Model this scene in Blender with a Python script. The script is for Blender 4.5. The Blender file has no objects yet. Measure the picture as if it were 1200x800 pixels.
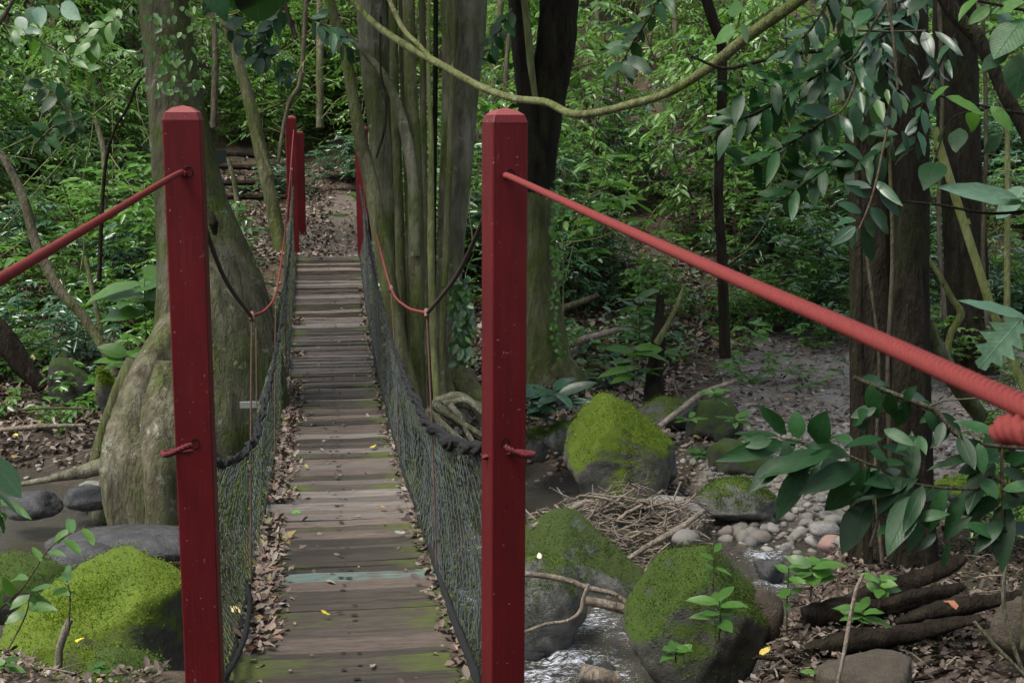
import bpy, bmesh, math, random
import numpy as np
from mathutils import Vector, Matrix
R = math.radians
C = bpy.context.scene.collection
random.seed(7); rng = np.random.default_rng(7)

# ------------------------------------------------------------------ camera, world, sun, exposure
sc = bpy.context.scene
CAM = np.array([0.0, 0.0, 1.88]); FPX = 1667.0
YAW, PITCH = R(7.6), R(8.87)
FWD = np.array([math.sin(YAW)*math.cos(PITCH), math.cos(YAW)*math.cos(PITCH), -math.sin(PITCH)])
RGT = np.array([math.cos(YAW), -math.sin(YAW), 0.0]); UPV = np.cross(RGT, FWD)
cam = bpy.data.cameras.new('camera'); camo = bpy.data.objects.new('camera', cam); C.objects.link(camo)
cam.lens = 50.0; cam.sensor_width = 36.0; cam.clip_start = 0.05; cam.clip_end = 500
camo.matrix_world = Matrix(((RGT[0], UPV[0], -FWD[0], CAM[0]), (RGT[1], UPV[1], -FWD[1], CAM[1]),
                            (RGT[2], UPV[2], -FWD[2], CAM[2]), (0, 0, 0, 1)))
cam.dof.use_dof = True; cam.dof.focus_distance = 7.0; cam.dof.aperture_fstop = 18.0
sc.camera = camo
world = bpy.data.worlds.new('World'); sc.world = world; world.use_nodes = True
SUN_EL, SUN_AZ = 64.0, -110.0           # azimuth from +Y towards +X
wn = world.node_tree; bg = wn.nodes['Background']
sky = wn.nodes.new('ShaderNodeTexSky'); sky.sky_type = 'NISHITA'; sky.sun_disc = False
sky.sun_elevation = R(SUN_EL); sky.sun_rotation = R(SUN_AZ); sky.air_density = 1.0; sky.dust_density = 4.0; sky.ozone_density = 0.6
hs = wn.nodes.new('ShaderNodeHueSaturation'); hs.inputs['Saturation'].default_value = .55      # cloudy sky: paler than a clear one
wn.links.new(sky.outputs[0], hs.inputs['Color']); wn.links.new(hs.outputs[0], bg.inputs[0]); bg.inputs[1].default_value = 0.13
sl = bpy.data.lights.new('sun', 'SUN'); sl.energy = 1.5; sl.angle = R(18); sl.color = (1.0, 0.95, 0.86)
so = bpy.data.objects.new('sun', sl); C.objects.link(so)
sd = Vector((math.sin(R(SUN_AZ))*math.cos(R(SUN_EL)), math.cos(R(SUN_AZ))*math.cos(R(SUN_EL)), math.sin(R(SUN_EL))))
so.rotation_euler = sd.to_track_quat('Z', 'Y').to_euler(); so.location = (0, 0, 30)
sc.view_settings.view_transform = 'Standard'; sc.view_settings.look = 'None'
sc.view_settings.gamma = 1.0; sc.view_settings.exposure = 1.25
sc.cycles.use_denoising = True
sc.cycles.max_bounces = 6; sc.cycles.diffuse_bounces = 3; sc.cycles.glossy_bounces = 2; sc.cycles.transmission_bounces = 3
sc.cycles.transparent_max_bounces = 8

# ------------------------------------------------------------------ measuring helpers
def W(px, py, d):
    """world point seen at photo pixel (1200x800) at distance d along the view axis"""
    return CAM + FWD*d + RGT*((px-600)/FPX*d) + UPV*((400-py)/FPX*d)
def WP(pts): return np.array([W(*p) for p in pts])
def lerp(a, b, t): return a+(b-a)*t
def smooth(t): t = np.clip(t, 0, 1); return t*t*(3-2*t)
_H = rng.random((256, 256))
def vn(x, y, s=0):
    x = np.asarray(x, float)+s*17.31+1000; y = np.asarray(y, float)+s*9.7+1000
    xi = np.floor(x).astype(int); yi = np.floor(y).astype(int); fx = smooth(x-xi); fy = smooth(y-yi)
    a = _H[xi % 256, yi % 256]; b = _H[(xi+1) % 256, yi % 256]; c = _H[xi % 256, (yi+1) % 256]; d = _H[(xi+1) % 256, (yi+1) % 256]
    return lerp(lerp(a, b, fx), lerp(c, d, fx), fy)*2-1
def fbm(x, y, o=4, s=0):
    r = 0; a = .5
    for i in range(o): r = r+a*vn(np.asarray(x)*2**i, np.asarray(y)*2**i, s+i*3); a *= .5
    return r
def terrain(x, y):
    x = np.asarray(x, float); y = np.asarray(y, float)
    e = np.interp(x, [-8, -2.5, -1.4, -.8, 0, .9, 1.25, 1.7, 2.1, 2.7, 3.4, 7], [6.9, 6.5, 6.0, 5.0, 4.6, 4.3, 4.3, 5.0, 5.9, 6.9, 7.9, 8.6])+.25*vn(x*1.3, y*1.3, 3)
    near_side = smooth((np.abs(x-.07)-.6)/.9)*smooth((y-3.0)/1.6)
    ztop = -.05-.36*near_side-.05*np.maximum(0, y-5.5)
    bed = -1.45+.07*fbm(x*1.4, y*1.4, 3, 5)
    z = lerp(ztop, bed, smooth((y-e)/1.5))
    t = np.interp(x, [-8, -2.5, -1.2, 0, 1.0, 1.7, 2.4, 3.2, 4.5, 9], [12.3, 12.2, 11.5, 11.5, 11.8, 11.6, 10.6, 9.0, 8.7, 8.6])
    wid = np.interp(x, [1.0, 3.2], [1.4, 3.0])
    side = -.95+.10*np.maximum(0, y-14)+.25*np.maximum(0, y-17.5)
    path = np.interp(y, [0, 13.5, 17.5, 19.3, 23, 25.5, 31, 42, 60], [-.95, -.95, -.58, .0, .05, .40, 1.9, 5.4, 9.5])
    out = np.maximum(np.maximum(-2.8-x, x-.9), 0)
    far = lerp(path, side, smooth(out/3.0))
    far = np.where(y > 60, 9.5+.02*(y-60), np.minimum(far, 10.5))
    f = smooth((y-t)/wid)
    z = lerp(z, far, f)
    corridor = np.exp(-((x-.05)/.7)**2)*(smooth((y-18.6)/1)+smooth((4.8-y)/.8))
    rough = .05*fbm(x*2.2, y*2.2, 4, 9)+.12*f*fbm(x*.55, y*.55, 3, 2)
    return z+rough*(1-.85*np.clip(corridor, 0, 1))
def G(px, py, dmin=3.0):
    ds = np.arange(dmin, 60, .02)
    p = CAM[None]+ds[:, None]*(FWD+RGT*((px-600)/FPX)+UPV*((400-py)/FPX))[None]
    hit = np.nonzero(p[:, 2] <= terrain(p[:, 0], p[:, 1]))[0]
    return p[hit[0]] if len(hit) else p[-1]

# ------------------------------------------------------------------ object helpers
def tag(o, label=None, cat=None, group=None, kind=None):
    if label: o['label'] = label
    if cat: o['category'] = cat
    if group: o['group'] = group
    if kind: o['kind'] = kind
    return o
def thing(name, label, cat, loc=(0, 0, 0), group=None):
    o = bpy.data.objects.new(name, None); C.objects.link(o); o.location = Vector([float(v) for v in loc]); o.empty_display_size = .1
    return tag(o, label, cat, group)
def link(name, me, mats, parent=None):
    o = bpy.data.objects.new(name, me); C.objects.link(o)
    for m in (mats if isinstance(mats, (list, tuple)) else [mats]): me.materials.append(m)
    if parent is not None: o.parent = parent
    return o
def parent_root(p):
    loc = np.zeros(3)
    while p is not None: loc = loc+np.array(p.location); p = p.parent
    return loc
class MB:
    """collects vertices / faces; build() links them as one mesh object (vertices given in world space)"""
    def __init__(s): s.V = []; s.F = []; s.M = []; s.T = []; s.n = 0
    def add(s, v, f, mat=0, tint=None):
        v = np.asarray(v, float).reshape(-1, 3); f = np.asarray(f, int)
        s.V.append(v); s.F.append(f+s.n); s.M.append(np.full(len(f), mat)); s.n += len(v)
        s.T.append(np.full(len(v), .5) if tint is None else np.broadcast_to(np.asarray(tint, float), (len(v),)))
        return s
    def mesh(s, name, off=(0, 0, 0), shade=True):
        V = np.concatenate(s.V)-np.asarray(off)
        me = bpy.data.meshes.new(name)
        nl = sum(f.size for f in s.F); nf = sum(len(f) for f in s.F)
        me.vertices.add(len(V)); me.vertices.foreach_set('co', V.astype(np.float32).ravel())
        me.loops.add(nl); me.loops.foreach_set('vertex_index', np.concatenate([f.ravel() for f in s.F]).astype(np.int32))
        me.polygons.add(nf)
        tot = np.concatenate([np.full(len(f), f.shape[1]) for f in s.F]); st = np.concatenate([[0], np.cumsum(tot)[:-1]])
        me.polygons.foreach_set('loop_start', st.astype(np.int32))
        me.polygons.foreach_set('material_index', np.concatenate(s.M).astype(np.int32))
        me.polygons.foreach_set('use_smooth', np.full(nf, shade))
        at = me.attributes.new('tint', 'FLOAT', 'POINT'); at.data.foreach_set('value', np.concatenate(s.T).astype(np.float32))
        me.update(calc_edges=True); return me
    def build(s, name, mats, parent=None, shade=True, kind=None):
        o = link(name, s.mesh(name, parent_root(parent), shade), mats, parent)
        if kind: o['kind'] = kind
        return o
def spline(P, R_, n):
    """Catmull-Rom through points (k,3) and radii"""
    P = np.asarray(P, float); R_ = np.asarray(R_, float)
    Q = np.concatenate([[2*P[0]-P[1]], P, [2*P[-1]-P[-2]]]); k = len(P)-1
    t = np.linspace(0, k-1e-9, n); i = t.astype(int); u = (t-i)[:, None]
    p0, p1, p2, p3 = Q[i], Q[i+1], Q[i+2], Q[i+3]
    out = .5*((2*p1)+(-p0+p2)*u+(2*p0-5*p1+4*p2-p3)*u**2+(-p0+3*p1-3*p2+p3)*u**3)
    return out, np.interp(t, np.arange(k+1), R_)
def frames(P):
    T = np.gradient(P, axis=0); T /= np.linalg.norm(T, axis=1)[:, None]+1e-12
    a = np.array([0, 0, 1.0]) if abs(T[0, 2]) < .9 else np.array([1.0, 0, 0])
    N = np.zeros_like(P); n = np.cross(T[0], a); n /= np.linalg.norm(n)
    for i in range(len(P)):
        n = n-T[i]*np.dot(n, T[i]); n /= np.linalg.norm(n)+1e-12; N[i] = n
    return T, N, np.cross(T, N)
def tube(mb, P, R_, segs=8, n=None, flute=0, lump=0, seed=0, mat=0, tint=None, twist=None, caps=True):
    P = np.asarray(P, float); R_ = np.broadcast_to(np.asarray(R_, float), (len(P),))
    if n: P, R_ = spline(P, R_, n)
    T, N, B = frames(P); th = np.linspace(0, 2*math.pi, segs, endpoint=False)
    m = len(P); rr = np.repeat(R_[:, None], segs, 1)
    rg = np.random.default_rng(seed)
    if flute:
        s = np.linspace(0, 1, m)[:, None]
        fl = np.broadcast_to(np.asarray(flute, float), (m,)) if np.ndim(flute) == 0 else np.interp(np.linspace(0, 1, m), np.linspace(0, 1, len(flute)), flute)
        q = 0
        for k in (2, 3, 5, 7): q = q+np.cos(k*th[None]+rg.random()*6.3+s*rg.normal()*2.0)/math.sqrt(k)
        rr = rr*(1+fl[:, None]*q*.5)
    if lump: rr = rr*(1+lump*(rg.random(rr.shape)-.5)*2)
    if twist is not None:                                      # rope lay: three strands
        arc = np.concatenate([[0], np.cumsum(np.linalg.norm(np.diff(P, axis=0), axis=1))])
        rr = rr*(.42+.68*np.abs(np.cos(1.5*(th[None]-2*math.pi*arc[:, None]/twist)))**.8)
    V = P[:, None]+rr[..., None]*(np.cos(th)[None, :, None]*N[:, None]+np.sin(th)[None, :, None]*B[:, None])
    i = np.arange(m-1)[:, None]*segs; j = np.arange(segs)[None]; j2 = (j+1) % segs
    F = np.stack([i+j, i+j2, i+segs+j2, i+segs+j], -1).reshape(-1, 4)
    V = V.reshape(-1, 3)
    tv = None if tint is None else tint
    mb.add(V, F, mat, tv)
    if caps:
        mb.n -= 0
        base = mb.n-len(V)
        for ring, c, flip in ((0, P[0], True), (m-1, P[-1], False)):
            vv = np.concatenate([V[ring*segs:(ring+1)*segs], c[None]])
            f = np.array([[k, (k+1) % segs, segs] for k in range(segs)])
            mb.add(vv, f[:, ::-1] if flip else f, mat, tint if np.ndim(tint or 0) == 0 else None)
    return V
def unit(a): return a/(np.linalg.norm(a, axis=-1, keepdims=True)+1e-12)
# leaf templates: (u along, s across, n normal), quads
def tmpl(kind):
    if kind == 'ovate':   # two quads folded on the midrib
        return np.array([[0, 0, 0], [.3, -.47, .05], [.68, -.36, .03], [1, 0, -.12], [.68, .36, .03], [.3, .47, .05]]), np.array([[0, 1, 2, 3], [0, 3, 4, 5]])
    if kind == 'dry':     # curled dead leaf
        return np.array([[0, 0, 0], [.3, -.5, .22], [.7, -.36, .12], [1, 0, .2], [.72, .4, .26], [.3, .42, .1]]), np.array([[0, 1, 2, 3], [0, 3, 4, 5]])
    if kind == 'chip':
        return np.array([[0, 0, 0], [.5, -.5, .1], [1, 0, 0], [.5, .5, .06]]), np.array([[0, 1, 2, 3]])
LT = {k: tmpl(k) for k in ('ovate', 'dry', 'chip')}
def leaves(mb, P, D, N, L, Wd, kind='ovate', mat=0, tint=None):
    P = np.asarray(P, float); k = len(P)
    if k == 0: return
    D = unit(np.asarray(D, float)); N = np.asarray(N, float); N = unit(N-D*(N*D).sum(1, keepdims=True)); S = np.cross(D, N)
    T, F = LT[kind]; L = np.broadcast_to(L, (k,)); Wd = np.broadcast_to(Wd, (k,))
    V = P[:, None]+D[:, None]*(T[None, :, 0:1]*L[:, None, None])+S[:, None]*(T[None, :, 1:2]*Wd[:, None, None])+N[:, None]*(T[None, :, 2:3]*L[:, None, None])
    FF = (F[None]+np.arange(k)[:, None, None]*len(T)).reshape(-1, F.shape[1])
    tint = rng.random(k) if tint is None else np.broadcast_to(tint, (k,))
    mb.add(V.reshape(-1, 3), FF, mat, np.repeat(tint, len(T)))
def rnd(k, s=1.0): return rng.normal(size=(k, 3))*s

# ------------------------------------------------------------------ materials
def mat_new(name):
    m = bpy.data.materials.new(name); m.use_nodes = True; nt = m.node_tree
    return m, nt, nt.nodes['Principled BSDF']
def nd(nt, t, **kw):
    n = nt.nodes.new(t)
    for k, v in kw.items():
        if k.startswith('i_'):
            key = k[2:]; key = int(key) if key.isdigit() else key.replace('_', ' ')
            n.inputs[key].default_value = v
        else: setattr(n, k, v)
    return n
def ramp(nt, fac, stops, interp='LINEAR'):
    r = nt.nodes.new('ShaderNodeValToRGB'); r.color_ramp.interpolation = interp
    while len(r.color_ramp.elements) < len(stops): r.color_ramp.elements.new(.5)
    for e, (p, c) in zip(r.color_ramp.elements, stops):
        e.position = p; e.color = (c, c, c, 1) if np.isscalar(c) else (*c, 1)
    nt.links.new(fac, r.inputs[0]); return r.outputs[0]
def mixc(nt, fac, a, b, mode='MIX'):
    n = nt.nodes.new('ShaderNodeMix'); n.data_type = 'RGBA'; n.blend_type = mode
    for s, v in ((0, fac), (6, a), (7, b)):
        if hasattr(v, 'is_linked'): nt.links.new(v, n.inputs[s])
        elif np.isscalar(v): n.inputs[s].default_value = v
        else: n.inputs[s].default_value = (*v, 1)
    return n.outputs[2]
def mth(nt, op, a, b=0.0, clamp=False):
    n = nt.nodes.new('ShaderNodeMath'); n.operation = op; n.use_clamp = clamp
    for s, v in ((0, a), (1, b)):
        if hasattr(v, 'is_linked'): nt.links.new(v, n.inputs[s])
        else: n.inputs[s].default_value = v
    return n.outputs[0]
def coords(nt, scale=(1, 1, 1), kind='Object', rand=True):
    tc = nt.nodes.new('ShaderNodeTexCoord'); mp = nt.nodes.new('ShaderNodeMapping'); mp.inputs['Scale'].default_value = scale
    nt.links.new(tc.outputs[kind], mp.inputs['Vector'])
    if rand:
        oi = nt.nodes.new('ShaderNodeObjectInfo'); k = mth(nt, 'MULTIPLY', oi.outputs['Random'], 37.0)
        cb = nt.nodes.new('ShaderNodeCombineXYZ')
        for i in range(3): nt.links.new(k, cb.inputs[i])
        nt.links.new(cb.outputs[0], mp.inputs['Location'])
    return mp.outputs[0]
def noise(nt, vec, scale, detail=5, rough=.6, dist=0):
    n = nd(nt, 'ShaderNodeTexNoise', i_Scale=scale, i_Detail=detail, i_Roughness=rough, i_Distortion=dist)
    nt.links.new(vec, n.inputs['Vector']); return n.outputs[0]
def bump(nt, h, bs, strength=.5, dist=.02):
    b = nd(nt, 'ShaderNodeBump', i_Strength=strength, i_Distance=dist)
    nt.links.new(h, b.inputs['Height']); nt.links.new(b.outputs[0], bs.inputs['Normal']); return b
def normal_z(nt):
    g = nt.nodes.new('ShaderNodeNewGeometry'); s = nt.nodes.new('ShaderNodeSeparateXYZ')
    nt.links.new(g.outputs['Normal'], s.inputs[0]); return s.outputs[2], g.outputs['Position']

def leaf_mat(name, dark, mid, light, rough=.38, trans=.28, objrand=False, veins=False, spec=.5):
    m, nt, bs = mat_new(name)
    oi = nt.nodes.new('ShaderNodeObjectInfo')
    if objrand: fac = oi.outputs['Random']
    else:
        a = nd(nt, 'ShaderNodeAttribute', attribute_name='tint')
        fac = mth(nt, 'ADD', mth(nt, 'MULTIPLY', a.outputs['Fac'], .8), mth(nt, 'MULTIPLY', oi.outputs['Random'], .2))
    col = ramp(nt, fac, [(0, dark), (.55, mid), (1, light)])
    if veins:
        tc = nt.nodes.new('ShaderNodeTexCoord'); sp = nt.nodes.new('ShaderNodeSeparateXYZ'); nt.links.new(tc.outputs['Object'], sp.inputs[0])
        ay = mth(nt, 'ABSOLUTE', sp.outputs[1])
        side = mth(nt, 'SINE', mth(nt, 'MULTIPLY', mth(nt, 'SUBTRACT', sp.outputs[0], mth(nt, 'MULTIPLY', ay, .7)), 70.0))
        sv = ramp(nt, side, [(.80, 0.0), (1.0, 1.0)]); mr = ramp(nt, ay, [(0, 1.0), (.018, 0.0)])
        v = mth(nt, 'MAXIMUM', mth(nt, 'MULTIPLY', sv, .16), mr)
        col = mixc(nt, mth(nt, 'MULTIPLY', v, .5), col, tuple(min(1, c*1.9+.01) for c in mid))
        nz = noise(nt, coords(nt, (1, 1, 1)), 9.0, 3)
        col = mixc(nt, ramp(nt, nz, [(.35, .5), (.65, 0.0)]), col, tuple(c*.6 for c in dark))
        spt = noise(nt, coords(nt, (1, 1, 1)), 26.0, 2)
        col = mixc(nt, ramp(nt, spt, [(.70, 0.0), (.76, .55)]), col, (.10, .09, .035))
        bump(nt, mth(nt, 'MULTIPLY', v, .6), bs, .25, .03)
    nt.links.new(col, bs.inputs['Base Color']); bs.inputs['Roughness'].default_value = rough
    bs.inputs['Specular IOR Level'].default_value = spec
    tr = nt.nodes.new('ShaderNodeBsdfTranslucent'); tcol = mixc(nt, .5, col, (light[0]*1.0, light[1]*1.25, light[2]*.65))
    nt.links.new(tcol, tr.inputs[0])
    mx = nd(nt, 'ShaderNodeMixShader', i_0=trans)
    nt.links.new(bs.outputs[0], mx.inputs[1]); nt.links.new(tr.outputs[0], mx.inputs[2])
    nt.links.new(mx.outputs[0], nt.nodes['Material Output'].inputs[0])
    return m
M = {}
M['leaf_deep'] = leaf_mat('deep green leaf', (.022, .060, .018), (.042, .115, .030), (.10, .20, .042), .28, .32, spec=.8)
M['leaf_mid'] = leaf_mat('mid green leaf', (.034, .098, .016), (.075, .185, .030), (.16, .29, .05), .32, .38, spec=.7)
M['leaf_bright'] = leaf_mat('bright green leaf', (.05, .13, .020), (.092, .215, .038), (.18, .33, .08), .34, .38)
M['leaf_blue'] = leaf_mat('bluish green leaf', (.030, .078, .040), (.055, .135, .070), (.11, .21, .115), .24, .26, spec=1.0)
M['leaf_big'] = leaf_mat('large dark leaf', (.006, .026, .007), (.012, .050, .013), (.026, .088, .024), .40, .16, True, True, .22)
M['leaf_gloss'] = leaf_mat('glossy hanging leaf', (.010, .036, .016), (.019, .062, .028), (.036, .095, .042), .30, .14, True, True, .4)
M['leaf_fresh'] = leaf_mat('fresh green leaf', (.04, .11, .015), (.06, .16, .022), (.10, .22, .035), .38, .35, True, True)
M['leaf_pale'] = leaf_mat('pale green leaf', (.07, .15, .09), (.10, .19, .12), (.15, .25, .16), .36, .25, True, True)
def dry_mat():
    m, nt, bs = mat_new('dry leaf'); a = nd(nt, 'ShaderNodeAttribute', attribute_name='tint')
    col = ramp(nt, a.outputs['Fac'], [(0, (.035, .024, .018)), (.35, (.075, .052, .037)), (.62, (.14, .105, .08)), (.86, (.24, .20, .165)), (.95, (.18, .08, .045)), (.97, (.27, .21, .06)), (1, (.12, .14, .05))])
    nt.links.new(col, bs.inputs['Base Color']); bs.inputs['Roughness'].default_value = .7; return m
M['dry'] = dry_mat()
def bark_mat(name, a, b, moss, lichen, moss_amt=.5, lichen_amt=.35, wet=.8, stk=1.0):
    m, nt, bs = mat_new(name)
    v = coords(nt, (1, 1, .28)); n1 = noise(nt, v, 14, 8, .65, .6); n2 = noise(nt, coords(nt), 2.3, 5, .6); n3 = noise(nt, coords(nt), 5.5, 6, .7, .4)
    fine = noise(nt, v, 60, 4, .6)
    col = mixc(nt, ramp(nt, n1, [(.32, 0.0), (.68, 1.0)]), a, b)
    mossf = ramp(nt, mth(nt, 'ADD', mth(nt, 'MULTIPLY', n2, .75), mth(nt, 'MULTIPLY', n1, .25)), [(.62-moss_amt*.35, 0.0), (.80-moss_amt*.35, 1.0)])
    mcol = mixc(nt, fine, tuple(c*.55 for c in moss), tuple(c*1.35 for c in moss))
    col = mixc(nt, mossf, col, mcol)
    lf = ramp(nt, n3, [(.74-lichen_amt*.3, 0.0), (.80-lichen_amt*.3, .8)])
    col = mixc(nt, lf, col, lichen)
    streak = noise(nt, coords(nt, (1, 1, .09)), 9, 6, .65)
    col = mixc(nt, ramp(nt, streak, [(.36, .6*stk), (.52, 0.0)]), col, tuple(c*.45 for c in a))
    col = mixc(nt, ramp(nt, streak, [(.56, 0.0), (.72, .45*stk)]), col, lichen)
    h = mth(nt, 'ADD', mth(nt, 'ADD', n1, streak), mth(nt, 'MULTIPLY', fine, .35))
    nt.links.new(col, bs.inputs['Base Color']); bs.inputs['Roughness'].default_value = wet
    bs.inputs['Specular IOR Level'].default_value = .08
    bump(nt, h, bs, 1.0, .06); return m
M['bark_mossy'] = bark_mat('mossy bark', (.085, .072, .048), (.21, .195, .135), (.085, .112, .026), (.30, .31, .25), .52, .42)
M['bark_moss_dark'] = bark_mat('dark mossy bark', (.050, .046, .030), (.15, .145, .098), (.062, .088, .018), (.25, .26, .195), .55, .46, stk=.6)  # darker, mossier bark colour of the leaning tree
M['bark_pale'] = bark_mat('pale grey bark', (.10, .094, .066), (.245, .235, .175), (.080, .10, .032), (.33, .34, .27), .55, .45)
M['bark_green'] = bark_mat('green moss covered bark', (.085, .082, .045), (.18, .175, .10), (.085, .115, .025), (.30, .32, .24), .55, .38)
M['bark_dark'] = bark_mat('dark bark', (.010, .008, .006), (.034, .028, .019), (.024, .031, .010), (.06, .062, .045), .36, .10)
M['twig'] = bark_mat('twig', (.06, .05, .035), (.14, .12, .085), (.07, .085, .025), (.2, .2, .15), .35, .2)
M['liana'] = bark_mat('liana', (.13, .14, .06), (.24, .25, .12), (.14, .17, .05), (.35, .36, .26), .5, .3)
M['bamboo'] = bark_mat('yellow green stem', (.18, .22, .06), (.28, .31, .12), (.13, .18, .04), (.4, .4, .3), .4, .35)
M['driftwood'] = bark_mat('driftwood', (.17, .14, .11), (.36, .31, .25), (.25, .2, .14), (.42, .38, .32), .3, .4)
M['rotten'] = bark_mat('rotten wood', (.012, .009, .007), (.038, .029, .021), (.03, .027, .016), (.075, .06, .048), .3, .2)
M['root'] = bark_mat('root', (.13, .12, .085), (.25, .235, .175), (.10, .12, .05), (.34, .34, .28), .45, .45)

def rock_mat(name, a, b, moss, bias, wet=.75, patch=.6):
    m, nt, bs = mat_new(name)
    c = coords(nt); n1 = noise(nt, c, 3.2, 8, .65); n2 = noise(nt, c, 11, 6, .65); n3 = noise(nt, c, 70, 4, .7); n4 = noise(nt, c, 240, 2, .6)
    nz, pos = normal_z(nt)
    col = mixc(nt, ramp(nt, n2, [(.3, 0.0), (.7, 1.0)]), a, b)
    col = mixc(nt, ramp(nt, n3, [(.55, 0.0), (.75, .35)]), col, tuple(min(1, x*1.8) for x in b))
    f = mth(nt, 'ADD', mth(nt, 'ADD', mth(nt, 'MULTIPLY', nz, .42), mth(nt, 'MULTIPLY', n1, patch)), mth(nt, 'MULTIPLY', n2, .3))
    mf = ramp(nt, mth(nt, 'ADD', f, bias), [(.62, 0.0), (.78, 1.0)])
    mc = mixc(nt, n3, tuple(x*.45 for x in moss), tuple(x*1.5 for x in moss))
    mc = mixc(nt, ramp(nt, n1, [(.35, .6), (.6, 0.0)]), mc, (moss[0]*.55, moss[1]*.6, moss[2]*.7))
    col = mixc(nt, mf, col, mc)
    nt.links.new(col, bs.inputs['Base Color'])
    nt.links.new(mth(nt, 'ADD', mth(nt, 'MULTIPLY', mf, .95-wet), wet), bs.inputs['Roughness'])
    h = mth(nt, 'ADD', mth(nt, 'ADD', mth(nt, 'MULTIPLY', n2, 1.2), n3), mth(nt, 'MULTIPLY', mth(nt, 'MULTIPLY', n4, mf), .8))
    bs.inputs['Specular IOR Level'].default_value = .3
    bump(nt, h, bs, .7, .025); return m
MOSS = (.105, .155, .014)
M['rock_moss'] = rock_mat('boulder under bright moss', (.045, .045, .038), (.12, .118, .10), MOSS, .20)
M['rock_deep'] = rock_mat('boulder under dark moss', (.04, .04, .033), (.10, .10, .085), (.052, .088, .012), .14)
M['rock_half'] = rock_mat('grey boulder with moss', (.05, .052, .048), (.17, .17, .16), (.075, .115, .018), -.02)
M['rock_streak'] = rock_mat('grey green boulder', (.04, .044, .037), (.19, .195, .18), (.052, .078, .017), -.10, .7, .95)
M['rock_wet'] = rock_mat('wet grey rock', (.022, .023, .024), (.075, .076, .078), (.04, .05, .025), -.35, .25)
M['rock_dry'] = rock_mat('dry grey rock', (.15, .145, .13), (.30, .29, .27), (.10, .13, .04), -.22, .8)
M['rock_dark'] = rock_mat('dark mossy rock', (.02, .022, .016), (.05, .052, .04), (.035, .06, .012), .12)
M['rock_brown'] = rock_mat('flat brown rock', (.030, .024, .017), (.080, .064, .046), (.045, .045, .02), -.25)
def stone_mat(name, stops, wet=.75):
    m, nt, bs = mat_new(name); oi = nt.nodes.new('ShaderNodeObjectInfo'); a = nd(nt, 'ShaderNodeAttribute', attribute_name='tint')
    f = mth(nt, 'FRACT', mth(nt, 'ADD', oi.outputs['Random'], a.outputs['Fac']))
    col = ramp(nt, f, stops); n = noise(nt, coords(nt), 25, 5)
    col = mixc(nt, mth(nt, 'MULTIPLY', n, .6), col, (.10, .095, .085)); nt.links.new(col, bs.inputs['Base Color'])
    bs.inputs['Roughness'].default_value = wet; bump(nt, n, bs, .4, .01); return m
M['stone'] = stone_mat('river stone', [(0, (.10, .098, .088)), (.3, (.22, .21, .19)), (.5, (.15, .13, .105)), (.7, (.33, .315, .29)), (.85, (.21, .15, .12)), (1, (.12, .12, .12))])
M['stone_red'] = stone_mat('reddish stone', [(0, (.30, .17, .14)), (1, (.34, .2, .165))])

def red_paint():
    m, nt, bs = mat_new('red paint'); c = coords(nt); v = coords(nt, (6, 6, 1))
    n = noise(nt, c, 3, 6, .6); f = noise(nt, v, 9, 6, .65); nz, pos = normal_z(nt)
    col = mixc(nt, ramp(nt, n, [(.3, 0.0), (.7, 1.0)]), (.072, .0042, .006), (.108, .0062, .009))
    col = mixc(nt, ramp(nt, f, [(.60, 0.0), (.72, .35)]), col, (.14, .022, .023))
    col = mixc(nt, ramp(nt, noise(nt, c, 22, 5, .7), [(.66, 0.0), (.70, .55)]), col, (.09, .014, .014))
    chip = ramp(nt, noise(nt, coords(nt, (1, 1, .5)), 34, 5, .7, .4), [(.665, 0.0), (.68, .9)])
    col = mixc(nt, chip, col, (.17, .12, .10))
    grime = ramp(nt, noise(nt, coords(nt, (9, 9, .6)), 2.6, 6, .7), [(.50, 0.0), (.72, .75)]); col = mixc(nt, grime, col, (.050, .006, .008))
    algae = ramp(nt, noise(nt, c, 7, 6, .7), [(.60, 0.0), (.74, .40)]); col = mixc(nt, algae, col, (.055, .035, .016))
    spots = ramp(nt, noise(nt, c, 75, 3, .6), [(.70, 0.0), (.735, .8)])
    col = mixc(nt, spots, col, (.42, .22, .20))
    grain = noise(nt, coords(nt, (14, 14, .5)), 6, 5, .6)
    crack = ramp(nt, noise(nt, coords(nt, (20, 20, .35)), 5, 6, .7, .3), [(.655, 0.0), (.675, 1.0)])
    col = mixc(nt, mth(nt, 'MULTIPLY', crack, .75), col, (.028, .006, .006))
    fade = ramp(nt, noise(nt, coords(nt, (3, 3, .8)), 2.2, 6, .65), [(.52, 0.0), (.72, .5)])
    col = mixc(nt, fade, col, (.13, .013, .016))
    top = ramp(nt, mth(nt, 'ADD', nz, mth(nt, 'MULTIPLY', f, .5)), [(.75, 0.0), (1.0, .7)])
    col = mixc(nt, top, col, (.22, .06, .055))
    nt.links.new(col, bs.inputs['Base Color']); bs.inputs['Roughness'].default_value = .5; bs.inputs['Specular IOR Level'].default_value = .22
    bump(nt, mth(nt, 'SUBTRACT', mth(nt, 'ADD', grain, mth(nt, 'MULTIPLY', f, .4)), crack), bs, .22, .008); return m
M['red'] = red_paint()
def simple(name, col, rough=.7, var=.4, scale=20, b=.3):
    m, nt, bs = mat_new(name); n = noise(nt, coords(nt), scale, 6, .65)
    c = mixc(nt, n, tuple(x*(1-var) for x in col), tuple(min(1, x*(1+var)) for x in col))
    nt.links.new(c, bs.inputs['Base Color']); bs.inputs['Roughness'].default_value = rough; bs.inputs['Specular IOR Level'].default_value = .3
    bump(nt, n, bs, b, .01); return m
M['rope'] = simple('red rope', (.145, .022, .019), .85, .25, 140, .1)
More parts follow.
